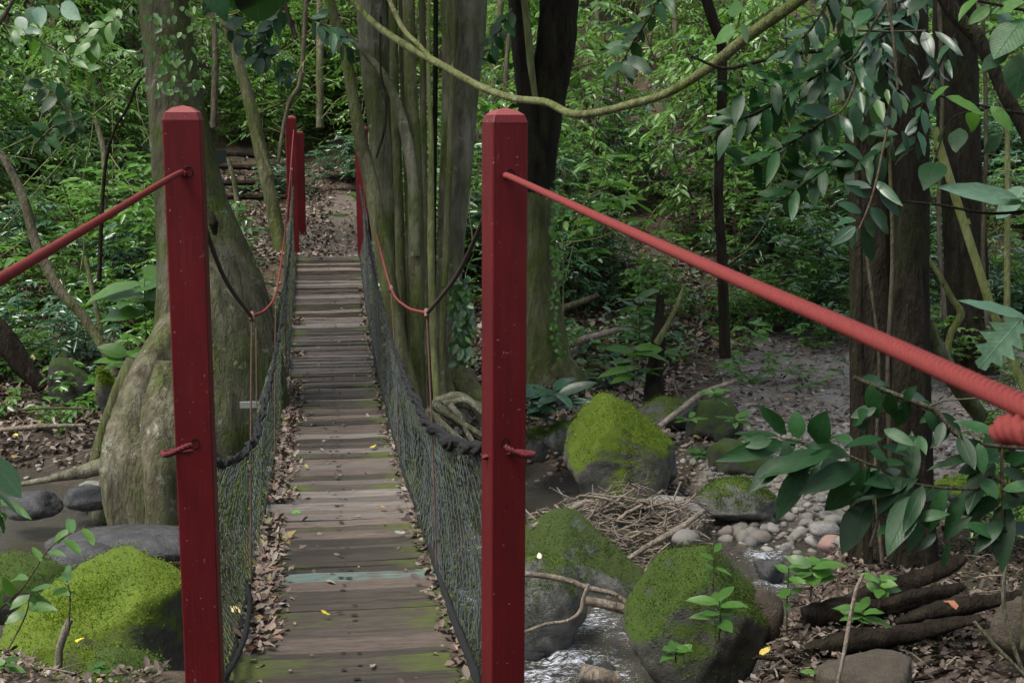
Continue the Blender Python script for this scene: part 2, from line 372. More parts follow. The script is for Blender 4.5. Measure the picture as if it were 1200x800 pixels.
M['rope_dark'] = simple('dark red rope', (.085, .010, .012), .8, .35, 60)
M['cable'] = simple('weathered dark cable', (.035, .024, .02), .7, .4, 40)
M['cord'] = simple('brown cord', (.15, .085, .065), .8, .4, 60)
M['hole'] = simple('dark hole', (.006, .005, .005), .95, .2)  # near-black colour stands for the shade inside the uncut rope holes
M['black_net'] = simple('black bundled net', (.010, .011, .011), .95, .5, 120, .8)
M['iron'] = simple('dark nail', (.012, .01, .009), .7, .3)
M['board_green'] = simple('dark green board', (.01, .018, .013), .7, .2)
M['grey_board'] = simple('grey board', (.20, .21, .19), .8, .3)
def net_mat():
    m, nt, bs = mat_new('netting'); nz, pos = normal_z(nt)
    n = nd(nt, 'ShaderNodeTexNoise', i_Scale=2.6, i_Detail=6, i_Roughness=.65); nt.links.new(pos, n.inputs['Vector'])
    n2 = nd(nt, 'ShaderNodeTexNoise', i_Scale=60, i_Detail=3); nt.links.new(pos, n2.inputs['Vector'])
    a = nd(nt, 'ShaderNodeAttribute', attribute_name='tint')
    f = ramp(nt, mth(nt, 'ADD', n.outputs[0], mth(nt, 'MULTIPLY', a.outputs['Fac'], .30)), [(.60, 0.0), (.80, .9)])
    col = mixc(nt, n2.outputs[0], (.030, .040, .038), (.075, .098, .092)); col = mixc(nt, f, col, mixc(nt, n2.outputs[0], (.06, .085, .014), (.12, .15, .03)))
    nt.links.new(col, bs.inputs['Base Color']); bs.inputs['Roughness'].default_value = .85; return m
M['net'] = net_mat()
def plank_mat(name, a, b, moss_amt, paint=None):
    m, nt, bs = mat_new(name)
    v = coords(nt, (1.2, 16, 16)); g = noise(nt, v, 3.2, 8, .68, .35); c = coords(nt); n = noise(nt, c, 5, 6, .65); oi = nt.nodes.new('ShaderNodeObjectInfo')
    g2 = noise(nt, coords(nt, (2, 40, 40)), 5, 4, .6)
    col = mixc(nt, ramp(nt, g, [(.3, 0.0), (.7, 1.0)]), a, b)
    col = mixc(nt, mth(nt, 'MULTIPLY', oi.outputs['Random'], .75), col, tuple(x*.5 for x in a))
    col = mixc(nt, ramp(nt, g2, [(.57, 0.0), (.68, .85)]), col, (.016, .012, .01))
    g3 = noise(nt, coords(nt, (.8, 30, 30)), 2.2, 5, .7, .6)
    col = mixc(nt, ramp(nt, g3, [(.62, 0.0), (.66, .9)]), col, (.012, .009, .008))
    tc = nt.nodes.new('ShaderNodeTexCoord'); sp = nt.nodes.new('ShaderNodeSeparateXYZ'); nt.links.new(tc.outputs['Object'], sp.inputs[0])
    ends = ramp(nt, mth(nt, 'ABSOLUTE', sp.outputs[0]), [(.12, 0.0), (.42, .34)])
    mf = ramp(nt, mth(nt, 'ADD', mth(nt, 'ADD', n, ends), moss_amt), [(.66, 0.0), (.88, .85)])
    col = mixc(nt, mf, col, mixc(nt, g, (.045, .06, .012), (.09, .12, .02)))
    if paint:
        pf = ramp(nt, mth(nt, 'ADD', g, mth(nt, 'MULTIPLY', n, .8)), [(.74, 0.0), (1.0, .55)])
        col = mixc(nt, pf, col, paint)
    nt.links.new(col, bs.inputs['Base Color']); bs.inputs['Roughness'].default_value = .72; bs.inputs['Specular IOR Level'].default_value = .3
    bump(nt, mth(nt, 'ADD', g, mth(nt, 'MULTIPLY', g2, -.8)), bs, .9, .012); return m
M['plank_grey'] = plank_mat('weathered grey plank', (.11, .094, .082), (.27, .24, .21), -.16)
M['plank_brown'] = plank_mat('brown plank', (.082, .062, .050), (.20, .16, .13), -.11)
M['plank_dark'] = plank_mat('dark damp plank', (.032, .026, .020), (.098, .080, .064), .0)
M['plank_moss'] = plank_mat('mossy plank', (.038, .031, .022), (.10, .082, .062), .12)
M['plank_teal'] = plank_mat('plank with teal paint', (.07, .06, .05), (.14, .12, .10), -.02, (.13, .24, .21))

def ground_mat():
    m, nt, bs = mat_new('forest floor'); g = nt.nodes.new('ShaderNodeNewGeometry'); pos = g.outputs['Position']
    def nz(s, d=6, r=.65): 
        n = nd(nt, 'ShaderNodeTexNoise', i_Scale=s, i_Detail=d, i_Roughness=r); nt.links.new(pos, n.inputs['Vector']); return n.outputs[0]
    a, b, c = nz(1.1), nz(7, 8, .7), nz(38, 6, .7)
    vo = nd(nt, 'ShaderNodeTexVoronoi', i_Scale=26); nt.links.new(pos, vo.inputs['Vector'])
    soil = mixc(nt, ramp(nt, b, [(.3, 0.0), (.7, 1.0)]), (.022, .016, .011), (.075, .055, .04))
    lit = mixc(nt, vo.outputs['Color'], (.05, .036, .025), (.17, .125, .09)); soil = mixc(nt, ramp(nt, c, [(.42, 0.0), (.6, .8)]), soil, lit)
    soil = mixc(nt, ramp(nt, a, [(.48, 0.0), (.66, .6)]), soil, (.03, .042, .012))
    sa = nd(nt, 'ShaderNodeAttribute', attribute_name='sand')
    sand = mixc(nt, b, (.14, .128, .112), (.27, .25, .225)); sand = mixc(nt, ramp(nt, c, [(.48, 0.0), (.68, .7)]), sand, (.075, .062, .05))
    sf = ramp(nt, mth(nt, 'ADD', sa.outputs['Fac'], mth(nt, 'MULTIPLY', mth(nt, 'SUBTRACT', b, .5), .9)), [(.4, 0.0), (.62, 1.0)])
    wa = nd(nt, 'ShaderNodeAttribute', attribute_name='bed')
    col = mixc(nt, sf, soil, sand); bedc = mixc(nt, b, (.022, .018, .013), (.085, .075, .06)); col = mixc(nt, wa.outputs['Fac'], col, bedc)
    nt.links.new(col, bs.inputs['Base Color']); bs.inputs['Roughness'].default_value = .9; bs.inputs['Specular IOR Level'].default_value = .2
    bump(nt, mth(nt, 'ADD', b, mth(nt, 'MULTIPLY', c, .6)), bs, .9, .04); return m
M['ground'] = ground_mat()
def water_mat():
    m, nt, bs = mat_new('stream water'); g = nt.nodes.new('ShaderNodeNewGeometry'); pos = g.outputs['Position']
    mp = nd(nt, 'ShaderNodeMapping'); mp.inputs['Scale'].default_value = (1.0, 2.2, 1); nt.links.new(pos, mp.inputs[0])
    n1 = noise(nt, mp.outputs[0], 5, 4, .6, .8); n2 = noise(nt, mp.outputs[0], 22, 4, .6, .5)
    fo = nd(nt, 'ShaderNodeAttribute', attribute_name='foam')
    h = mth(nt, 'ADD', mth(nt, 'MULTIPLY', n1, .6), mth(nt, 'MULTIPLY', n2, mth(nt, 'ADD', mth(nt, 'MULTIPLY', fo.outputs['Fac'], 2.2), .12)))
    b = nd(nt, 'ShaderNodeBump', i_Strength=.55, i_Distance=.05); nt.links.new(h, b.inputs['Height'])
    gl = nd(nt, 'ShaderNodeBsdfGlossy', i_Roughness=.06); gl.inputs[0].default_value = (.95, .95, .95, 1); nt.links.new(b.outputs[0], gl.inputs['Normal'])
    tr = nt.nodes.new('ShaderNodeBsdfTransparent'); tr.inputs[0].default_value = (.62, .56, .44, 1)
    mud = nt.nodes.new('ShaderNodeBsdfDiffuse'); mud.inputs[0].default_value = (.085, .08, .062, 1)
    fr = nd(nt, 'ShaderNodeFresnel', i_IOR=1.33); nt.links.new(b.outputs[0], fr.inputs['Normal'])
    m1 = nd(nt, 'ShaderNodeMixShader', i_0=.42); nt.links.new(tr.outputs[0], m1.inputs[1]); nt.links.new(mud.outputs[0], m1.inputs[2])
    m2 = nt.nodes.new('ShaderNodeMixShader'); nt.links.new(fr.outputs[0], m2.inputs[0]); nt.links.new(m1.outputs[0], m2.inputs[1]); nt.links.new(gl.outputs[0], m2.inputs[2])
    n3 = noise(nt, mp.outputs[0], 15, 7, .72, 1.5)
    ff = ramp(nt, mth(nt, 'ADD', mth(nt, 'MULTIPLY', fo.outputs['Fac'], .40), n3), [(.86, 0.0), (1.0, .85)])
    wh = nt.nodes.new('ShaderNodeBsdfDiffuse'); wh.inputs[0].default_value = (.62, .66, .74, 1)
    m3 = nt.nodes.new('ShaderNodeMixShader'); nt.links.new(ff, m3.inputs[0]); nt.links.new(m2.outputs[0], m3.inputs[1]); nt.links.new(wh.outputs[0], m3.inputs[2])
    nt.links.new(m3.outputs[0], nt.nodes['Material Output'].inputs[0]); nt.nodes.remove(bs); return m
M['water'] = water_mat()

# ------------------------------------------------------------------ ground and stream
def grid_mesh(xs, ys, zf):
    X, Y = np.meshgrid(xs, ys); Z = zf(X, Y); V = np.stack([X, Y, Z], -1).reshape(-1, 3)
    nx, ny = len(xs), len(ys); i = np.arange(ny-1)[:, None]*nx+np.arange(nx-1)[None]
    F = np.stack([i, i+1, i+nx+1, i+nx], -1).reshape(-1, 4); return V, F
xs = np.concatenate([np.linspace(-90, -9, 28)[:-1], np.arange(-9, -3.4, .16), np.arange(-3.4, 5.6, .06), np.arange(5.6, 12, .16), np.linspace(12.2, 90, 28)])
ys = np.concatenate([np.linspace(-40, 2, 20)[:-1], np.arange(2, 14, .06), np.arange(14, 30, .14), np.linspace(30.3, 60, 70), np.linspace(64, 160, 14)])
V, F = grid_mesh(xs, ys, terrain)
mb = MB().add(V, F); go = mb.build('ground', M['ground'], None, kind='structure')
def add_attr(o, name, val):
    a = o.data.attributes.new(name, 'FLOAT', 'POINT'); a.data.foreach_set('value', np.asarray(val, np.float32))
x, y, z = V.T
sand = smooth((x-np.interp(y, [9.5, 11, 13, 16], [2.3, 2.5, 3.4, 4.2]))/.9)*smooth((y-9.3)/1.0)*smooth((16.2+.4*np.maximum(0, x-3)-y)/1.0)*smooth((9.5-x)/2)
sand = np.maximum(sand, .55*smooth((.9-np.abs(x-.15))/.4)*smooth((y-18.5)/1)*smooth((27-y)/2))
add_attr(go, 'sand', sand); add_attr(go, 'bed', np.maximum(smooth((-1.12-z)/.15), .8*smooth((-.6-x)/.6)*smooth((y-11)/.5)*smooth((14.2-y)/1)))
wxs = np.arange(-9, 9, .05); wys = np.arange(4.0, 14.2, .05)
FOAM = [(690, 728, .30, 1), (715, 712, .2, .9), (660, 772, .35, 1), (745, 745, .2, .9), (640, 790, .3, 1), (700, 775, .3, .9), (720, 790, .3, .8), (895, 650, .25, 1), (905, 685, .2, 1), (880, 740, .22, 1), (690, 672, .2, .7), (748, 655, .2, .6), (262, 610, .3, .9), (190, 600, .35, .7), (75, 668, .2, .9), (170, 592, .3, .5), (20, 600, .3, .4), (560, 640, .4, .8), (545, 700, .4, .9)]
FP = []
for fx, fy, rad, amp in FOAM:
    r = FWD+RGT*((fx-600)/FPX)+UPV*((400-fy)/FPX); tt = (-1.30-CAM[2])/r[2]; p = CAM+r*tt; FP.append((p[0], p[1], rad, amp))
def foamf(X, Y):
    f = np.zeros_like(X)
    for a, b, rad, amp in FP: f = np.maximum(f, amp*np.exp(-((X-a)**2+(Y-b)**2)/(rad*rad*1.6)))
    return f
def waterz(X, Y):
    f = foamf(X, Y); return -1.31+.004*vn(X*2.2, Y*4, 1)+f*.055*fbm(X*7, Y*9, 3, 4)+.012*f
V, F = grid_mesh(wxs, wys, waterz)
wo = MB().add(V, F).build('water', M['water'], None, kind='structure')
add_attr(wo, 'foam', foamf(V[:, 0], V[:, 1]))
# dirt path beyond the bridge, a sheet draped just above the ground
pxs = np.linspace(-1, 1, 15); pys = np.arange(19.35, 26, .12)
X, Y = np.meshgrid(pxs, pys); hw = .45+.12*fbm(Y*1.2, Y*0, 3, 8)+.25*smooth((Y-21)/4); XX = .05+X*hw+.10*np.maximum(0, Y-21)
Z = terrain(XX, Y)+.012-.03*smooth((np.abs(X)-.8)/.2); V = np.stack([XX, Y, Z], -1).reshape(-1, 3)
i = np.arange(len(pys)-1)[:, None]*15+np.arange(14)[None]; F = np.stack([i, i+1, i+16, i+15], -1).reshape(-1, 4)
M['path'] = simple('trodden earth', (.085, .070, .056), .95, .6, 12, .8)
MB().add(V, F).build('path', M['path'], None, kind='structure')

# ------------------------------------------------------------------ footbridge
BX, HALF, Y0, Y1 = .07, .435, 3.95, 19.35
def deckz(y): return np.interp(y, [3.9, 4.3, 5.2, 6.3, 7.25, 9, 11.3, 13.3, 15.3, 17.5, 19.4], [.0, -.01, -.10, -.21, -.29, -.40, -.51, -.52, -.43, -.22, .06])
bridge = thing('footbridge', 'narrow hanging footbridge of weathered wooden planks with black side netting over the stream', 'footbridge', (BX, Y0, 0))
def plank_mesh(k):
    r = np.random.default_rng(100+k); n = 7; w = .5; th = .5
    P = []
    for i in range(n):
        t = i/(n-1)-.5; a = .5+(r.random()-.6)*.11; b = .5+(r.random()-.6)*.11
        if i in (0, n-1): a -= .05*r.random(); b -= .05*r.random()
        up = .5+(r.random()-.5)*.16
        P += [(t+(0 if 0 < i < n-1 else (r.random()-.5)*.05), -a, -.5), (t, b, -.5), (t, b-.02, up), (t, -a+.02, up+(r.random()-.5)*.12)]
    F = [(i*4+j, i*4+(j+1) % 4, (i+1)*4+(j+1) % 4, (i+1)*4+j) for i in range(n-1) for j in range(4)]+[(3, 2, 1, 0), ((n-1)*4, (n-1)*4+1, (n-1)*4+2, (n-1)*4+3)]
    me = bpy.data.meshes.new('plank'); L = .87; S = np.array([L, .155, .036])
    me.from_pydata([tuple(np.array(p)*S) for p in P], [], [f[::-1] for f in F]); me.update(); me.materials.append(None); return me
PM = [plank_mesh(k) for k in range(9)]
yy = Y0; k = 0; NAIL = MB()
teal = (6.42,)
while yy < Y1:
    w = .142*random.uniform(.68, 1.3); yc = yy+w/2
    o = bpy.data.objects.new('plank', PM[random.randrange(9)]); C.objects.link(o); o.parent = bridge
    sl = (deckz(yc+.1)-deckz(yc-.1))/.2
    o.location = Vector((random.uniform(-.018, .018), yc-Y0, float(deckz(yc))-.018+random.uniform(-.005, .005)))
    o.rotation_euler = (math.atan(sl)+random.uniform(-.015, .015), random.uniform(-.008, .008)+(math.pi if random.random() < .4 else 0)*0, random.uniform(-.014, .014)+(math.pi if random.random() < .5 else 0))
    o.scale = (random.uniform(.97, 1.06), w/.155*random.uniform(.95, 1.02), 1)
    q = random.random(); near = yc < 7.5
    mk = 'plank_teal' if any(abs(yc-t) < .075 for t in teal) else ('plank_moss' if q < (.32 if near else .10) else 'plank_dark' if q < (.82 if near else .28) else 'plank_brown' if q < (.97 if near else .55) else 'plank_grey')
    o.material_slots[0].link = 'OBJECT'; o.material_slots[0].material = M[mk]
    if mk == 'plank_teal': o['label'] = 'plank with a worn streak of teal paint'
    for dx in (-.03, .045):
        if random.random() < .7:
            c = np.array([BX+dx*.4+random.uniform(-.02, .02), yc+random.uniform(-.03, .03), deckz(yc)+.004]); a = np.linspace(0, 6.28, 6, endpoint=False); rr = random.uniform(.006, .012)
            NAIL.add(np.concatenate([np.stack([c[0]+1.5*rr*np.cos(a), c[1]+rr*np.sin(a), c[2]+0*a], 1), [c+[0, 0, .003]]]), [[i, (i+1) % 6, 6] for i in range(6)])
    yy += w+(random.uniform(.014, .026) if random.random() < .10 else random.uniform(.002, .009)); k += 1
NAIL.build('nail_head', M['iron'], bridge, kind='stuff')
for s in (-1, 1):     # bearer cables under the deck
    ys_ = np.linspace(Y0, Y1, 40); mb = MB(); tube(mb, np.stack([np.full(40, BX+s*.33), ys_, deckz(ys_)-.055], 1), .018, 6); mb.build('bearer_cable', M['cable'], bridge)
# side netting: real diamond mesh with moss filling some cells
TOPY = [4.2, 4.7, 5.1, 5.5, 6.5, 8, 9.7, 12.1, 13.9, 16.5, 19.3]; TOPZ = [.91, .77, .69, .61, .48, .42, .40, .49, .66, .85, 1.0]
HX = [[4.2, 5, 6.3, 8, 14, 19.3], [.47, .44, .395, .38, .38, .44]]
def nettop(y, s): return np.stack([BX+s*np.interp(y, *HX), y, np.interp(y, TOPY, TOPZ)-(.05*np.exp(-((y-6)/1.2)**2) if s < 0 else 0)], -1)
def netpt(y, v, s):
    t = nettop(y, s); b = np.stack([BX+s*(HALF-.01)+0*y, y, deckz(y)+.015], -1)
    p = t+(b-t)*v[..., None]; bel = np.sin(v*math.pi)*(.05+.035*np.sin(y*1.7+s)); p[..., 0] += s*bel
    p[..., 0] += .012*np.sin(y*9+v*7)*np.sin(v*math.pi); return p
for s in (1, -1):
    cell = .030; ny = int((19.3-4.22)/cell); NV = 20
    y_a = 4.22 if s > 0 else 4.40; yv = np.linspace(y_a, 19.3, ny); I, J = np.meshgrid(np.arange(ny), np.arange(NV+1), indexing='ij')
    Pn = netpt(yv[I]+.004*rng.normal(size=I.shape), J/NV*1.0, s)+rng.normal(size=I.shape+(3,))*.0025
    mb = MB(); A = []; B = []
    for j in range(NV):
        par = (np.arange(ny)+j) % 2 == 0; ii = np.nonzero(par)[0]
        for dlt in (-1, 1):
            k2 = ii+dlt; ok = (k2 >= 0) & (k2 < ny); A.append(Pn[ii[ok], j]); B.append(Pn[k2[ok], j+1])
    A = np.concatenate(A); B = np.concatenate(B); keep = rng.random(len(A)) > .03; A, B = A[keep], B[keep]
    D = unit(B-A); N = unit(np.cross(D, np.array([1.0, 0.1, 0]))); Bn = np.cross(D, N); r = .0017+.0008*rng.random(len(A))[:, None]
    ring = [N, -.5*N+.87*Bn, -.5*N-.87*Bn]
    V = np.stack([A+ring[0]*r, A+ring[1]*r, A+ring[2]*r, B+ring[0]*r, B+ring[1]*r, B+ring[2]*r], 1)
    F = (np.array([[0, 1, 4, 3], [1, 2, 5, 4], [2, 0, 3, 5]])[None]+np.arange(len(A))[:, None, None]*6).reshape(-1, 4)
    mb.add(V.reshape(-1, 3), F, 0, .25 if s > 0 else .5)
    mb.build('netting', M['net'], bridge, kind='stuff')
    # moss and caught debris matted into the mesh
    mm = MB(); n = 3600 if s > 0 else 6500
    yq = 4.6+14.5*rng.random(n)**1.4; vq = rng.random(n)**.7
    msk = fbm(yq*1.6, vq*2.0, 3, 6+s)+(.10 if s < 0 else -.10)+.22*vq > .06
    yq, vq = yq[msk], vq[msk]; P = netpt(yq, vq, s)+rng.normal(size=(len(yq), 3))*.004
    leaves(mm, P, rnd(len(P)), np.array([[-s*1.0, -.3, .3]])+rnd(len(P), .35), .008+.018*rng.random(len(P)), .007+.012*rng.random(len(P)), 'chip', 0, .1+.7*rng.random(len(P))**1.5)
    M.setdefault('moss_mat', leaf_mat('moss mat', (.035, .042, .02), (.065, .085, .025), (.12, .15, .035), .9, .15, spec=.1))
    mm.build('moss_mat', M['moss_mat'], bridge, kind='stuff')
    # rolled top hem of the net and the hem laced to the deck
    q = np.linspace(y_a, 19.3, 260); P = nettop(q, s)+rng.normal(size=(260, 3))*.004
    rr = np.interp(q, [4.2, 5, 7.5, 9, 12, 19], ([.022, .028, .024, .013, .010, .010] if s > 0 else [.012, .018, .018, .012, .009, .009]))*(1+.3*vn(q*9, q*0, s+4))
    q2 = np.linspace(y_a, 19.3, 900); P2 = np.stack([np.interp(q2, q, P[:, i]) for i in range(3)], 1); r2 = np.interp(q2, q, rr); mb = MB()
    for j in range(7):      # the gathered net edge is a bundle of loosely twisted strands
        ph = j*.9+2.2*np.cumsum(rng.normal(0, .04, 900))+q2*(5+j); rad = r2*(.62 if j else 0)*(1+.35*vn(q2*2.5, q2*0, 40+j))
        Q = P2+np.stack([np.cos(ph)*rad, 0*ph, np.sin(ph)*rad], 1); tube(mb, Q, r2*.42*(1+.25*vn(q2*14, q2*0, 60+j)), 5, lump=.12, seed=5+s)
    mb.build('net_top_hem', M['black_net'], bridge)
    P = netpt(q, np.full(260, .985), s); P[:, 0] += -s*.02*np.abs(vn(q*3, q*0, 2)); P[:, 2] += .012*np.abs(vn(q*4, q*0, 7))
    mb = MB(); tube(mb, P, .009*(1+.5*vn(q*8, q*0, 11)), 6, lump=.3, seed=9); mb.build('net_bottom_hem', M['black_net'], bridge)
# loose black cord trailing over the near planks
mb = MB(); tube(mb, WP([(283, 668, 6.6), (292, 700, 6.0), (288, 740, 5.35), (275, 775, 4.95), (258, 800, 4.7)]), .011, 6, 30, lump=.2); mb.build('loose_cord', M['black_net'], bridge)
mb = MB(); tube(mb, WP([(505, 640, 7.0), (520, 690, 6.1), (538, 740, 5.35), (556, 785, 4.75), (562, 810, 4.6)]), .014, 6, 30, lump=.3); mb.build('loose_cord', M['black_net'], bridge)

# ------------------------------------------------------------------ red posts
def post(label, top, h, w, rot=0.0, lean=(0, 0), holes=(), name='red_post', facing=-1):
    base = np.array([top[0]-lean[0]*h, top[1]-lean[1]*h, top[2]-h])
    t = thing(name, label, 'post', base, 'red posts that carry the bridge ropes')
    a = w/2; ch = w*.035
    prof = [(-a+ch, -a), (a-ch, -a), (a, -a+ch), (a, a-ch), (a-ch, a), (-a+ch, a), (-a, a-ch), (-a, -a+ch)]
    c, s = math.cos(rot), math.sin(rot)
    levels = [(0, 1), (h*.33, 1.0), (h*.66, 1.0), (h-.040, 1.0)]
    def ring(z, sc_): return [(base[0]+lean[0]*z+sc_*(c*x-s*y), base[1]+lean[1]*z+sc_*(s*x+c*y), base[2]+z) for x, y in prof]
    mb = MB(); V = sum([ring(z, k) for z, k in levels], [])
    F = [[i*8+j, i*8+(j+1) % 8, (i+1)*8+(j+1) % 8, (i+1)*8+j] for i in range(3) for j in range(8)]
    mb.add(V, F); mb.add(ring(0, 1)+[tuple(base)], [[(j+1) % 8, j, 8] for j in range(8)])
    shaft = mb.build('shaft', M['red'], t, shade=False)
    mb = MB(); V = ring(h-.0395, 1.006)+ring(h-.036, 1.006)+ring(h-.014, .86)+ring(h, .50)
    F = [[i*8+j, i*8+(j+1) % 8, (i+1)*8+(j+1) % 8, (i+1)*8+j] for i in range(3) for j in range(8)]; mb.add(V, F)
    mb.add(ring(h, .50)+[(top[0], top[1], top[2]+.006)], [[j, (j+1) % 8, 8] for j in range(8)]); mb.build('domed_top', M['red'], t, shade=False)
    for hz, hx in holes:
        z = h-hz; n = np.array([s, -c, 0])*1.0; tx = np.array([c, s, 0]); o0 = np.array([base[0]+lean[0]*z, base[1]+lean[1]*z, base[2]+z])+n*(a+.0015)+tx*hx
        th = np.linspace(0, 6.283, 14, endpoint=False); mb = MB(); rv = []
        for rad, dep in ((.0165, 0), (.014, .0012), (.013, -.004)):
            rv += [o0+n*dep+tx*rad*math.cos(q)*.85+np.array([0, 0, 1])*rad*math.sin(q) for q in th]
        mb.add(rv, [[i*14+j, i*14+(j+1) % 14, (i+1)*14+(j+1) % 14, (i+1)*14+j] for i in range(2) for j in range(14)])
        mb.add(rv[28:]+[o0-n*.004], [[j, (j+1) % 14, 14] for j in range(14)]); mb.build('rope_hole_shade', M['hole'], shaft)  # shaft is not cut; the dark disc paints the shade of the hole
    return t
pl_top = W(214, 126, 4.2); pr_top = W(591.5, 129, 4.2)
post('near red post on the side of the massive mossy trunk', pl_top, 2.0, .110, R(-1.5), (-.004, 0), ((.187, .016), (1.003, .005)))
post('near red post in front of the cluster of tall stems, thick rope threaded through', pr_top, 2.0, .109, R(11), (.0045, 0), ((.187, .0), (.995, -.012)))
post('far red post at the end of the bridge, beside the leaning mossy sapling trunk', W(340.5, 136, 19.4), 2.05, .150, R(4), (.0, 0))
post('far red post half hidden behind the curved stem of the stem cluster', W(423.5, 148, 19.4), 1.95, .165, R(-14), (-.010, 0))
post('lowest farthest red post with pale lower end, standing behind its neighbour on the path', W(351, 154, 22.6), 1.75, .125, R(6), (.0, 0))

# ------------------------------------------------------------------ ropes
def rope_thing(label, near_pts, near_r, s, loop_pts):
    t = thing('handrail_rope', label, 'rope', near_pts[0], 'handrail ropes of the bridge')
    mb = MB(); tube(mb, near_pts, near_r, 24, 4200, twist=.030); mb.build('near_length', M['rope'], t)
    hp = nettop(np.array([4.2]), s)[0]; px = near_pts[0]
    P = [px+np.array([0, .11, -.01]), (BX+s*.43, 5.2, 1.33), (BX+s*.385, 6.25, 1.03)]
    mb = MB(); tube(mb, P, .0085, 8, 60); mb.build('dark_length', M['cable'], t)
    P = [(BX+s*.385, 6.25, 1.03), (BX+s*.38, 7.8, .86), (BX+s*.38, 9.5, .76), (BX+s*.38, 11.6, .9), (BX+s*.385, 13.9, 1.14), (BX+s*.40, 16.5, 1.45), (BX+s*.42, 19.35, 1.74)]
    mb = MB(); tube(mb, P, .0070, 9, 900, twist=.05); mb.build('far_length', M['rope'], t)
    for yh in (6.25, 9.5, 12.6, 15.6):
        zt = np.interp(yh, [6.25, 7.8, 9.5, 11.6, 13.9, 16.5], [1.03, .86, .76, .9, 1.14, 1.45]); top = np.array([BX+s*.382, yh, zt])
        b = np.array([BX+s*.42, yh+.03, float(deckz(yh))]); mid = (top+b)/2+np.array([.004*s, 0, 0])
        mb = MB(); tube(mb, [top+[0, 0, .012], mid, b], .0045, 6, 8); tube(mb, [top+[0, -.016, -.014], top+[0, .016, .014]], .012, 7); mb.build('hanger', M['cord'], t)
    return t
a0 = W(592, 204, 4.13)
rope_thing('red handrail rope running thick and twisted past the dark double trunk', [a0+FWD*.05, W(600, 208, 4.02), W(700, 254, 2.75), W(850, 321, 1.83), W(1000, 386, 1.37), W(1200, 476, 1.0), W(1400, 560, .80)], .0080, 1, None)
b0 = W(212, 201, 4.13)
rope_thing('red handrail rope on the side of the massive mossy trunk', [b0+FWD*.05, W(206, 205, 4.05), W(120, 256, 2.85), W(0, 327, 1.96), W(-160, 418, 1.4)], .0078, -1, None)
def small_rope(label, pts, r, m=M['rope_dark'], n=60):
    t = MB(); tube(t, pts, r, 14, n, twist=.034); o = t.build('rope_loop', m); return tag(o, label, 'rope')
small_rope('dark red rope end looped round the near post beside the mossy trunk', [W(224, 522, 4.10), W(216, 524, 4.085), W(203, 530, 4.09), W(194, 533, 4.14), W(193, 530, 4.28), W(225, 528, 4.31), W(250, 538, 4.33)], .0085)
small_rope('dark red rope end looped round the near post in front of the stem cluster', [W(592, 523, 4.085), W(598, 527, 4.075), W(608, 532, 4.08), W(620, 534, 4.10), W(624, 531, 4.20), W(600, 530, 4.3), W(566, 536, 4.34)], .0085)
small_rope('blurred red rope end poking into view under the thick handrail rope', [W(1176, 505, 1.02), W(1190, 503, 1.0), W(1210, 508, .98), W(1260, 520, .95)], .0105, M['rope'])

#@@PART2
# ------------------------------------------------------------------ boulders and stones
def ico(sub):
    bm = bmesh.new(); bmesh.ops.create_icosphere(bm, subdivisions=sub, radius=1.0)
    V = np.array([v.co[:] for v in bm.verts]); F = np.array([[v.index for v in f.verts] for f in bm.faces]); bm.free(); return V, F
ICO = {k: ico(k) for k in (1, 2, 3, 4, 5)}
def n3(P, s, seed):
    r = np.random.default_rng(seed); out = 0; a = 1.0
    for o in range(5):
        q = 0
        for k in range(4):
            d = unit(r.normal(size=3)); q = q+np.sin(P@d*s*2**o*r.uniform(.7, 1.4)+r.random()*6.3)
        out = out+a*q/4; a *= .52
    return out
def rock_verts(sub, seed, cuts=9, depth=.30, rough=.05, planes=()):
    V, F = ICO[sub]; r = np.random.default_rng(seed); K = 34.0; acc = np.exp(-K*np.ones(len(V)))
    for c in range(cuts):
        n = unit(r.normal(size=3)); h = 1-depth*(.35+.65*r.random()); dt = V@n; acc = acc+np.exp(-K*np.where(dt > .05, h/np.maximum(dt, .05), 9))
    for n, h in planes:
        n = unit(np.array(n, float)); dt = V@n; acc = acc+np.exp(-K*np.where(dt > .05, h/np.maximum(dt, .05), 9))
    s = -np.log(acc)/K; s = s*(1+rough*1.0*n3(V, 2.6, seed)+rough*.7*n3(V, 7, seed+1))
    if sub >= 4:
        s = s+rough*.35*n3(V, 19, seed+2)
        for c in range(3):      # a few cracks
            n = unit(r.normal(size=3)); q = V@n-r.uniform(-.5, .5)+.05*n3(V, 5, seed+9+c); s = s-.035*np.exp(-(q/.022)**2)
    return V*s[:, None], F
def moss_tufts(o, n, scale, mt):
    n = int(n)
    me = o.data; nv = len(me.vertices); co = np.zeros(nv*3, np.float32); me.vertices.foreach_get('co', co); no = np.zeros(nv*3, np.float32); me.vertex_normals.foreach_get('vector', no); co = co.reshape(-1, 3).astype(float); no = no.reshape(-1, 3).astype(float)
    f = no[:, 2]*.9+.55*fbm(co[:, 0]*5/scale, co[:, 1]*5/scale, 3, nv % 50)+rng.normal(0, .18, nv); idx = np.nonzero(f > .42)[0]
    if not len(idx): return
    k = rng.choice(idx, n); P = co[k]+rng.normal(size=(n, 3))*.012; mb = MB(); ln = .005+.009*rng.random(n); off = np.array(o.location)
    leaves(mb, P+off, no[k]*.7+rnd(n, .6), no[k]+rnd(n, .5), ln, ln*.8, 'chip', 0, np.clip(rng.random(n)*.7+.3*(.5+fbm(co[k, 0]*3/scale, co[k, 1]*3/scale, 3, 8)), 0, 1)); t = mb.build('moss_tuft', M[mt], o, kind='stuff')
M['moss_tuft'] = leaf_mat('moss tuft', (.045, .075, .008), (.11, .17, .014), (.19, .26, .03), .9, .2, spec=.1)
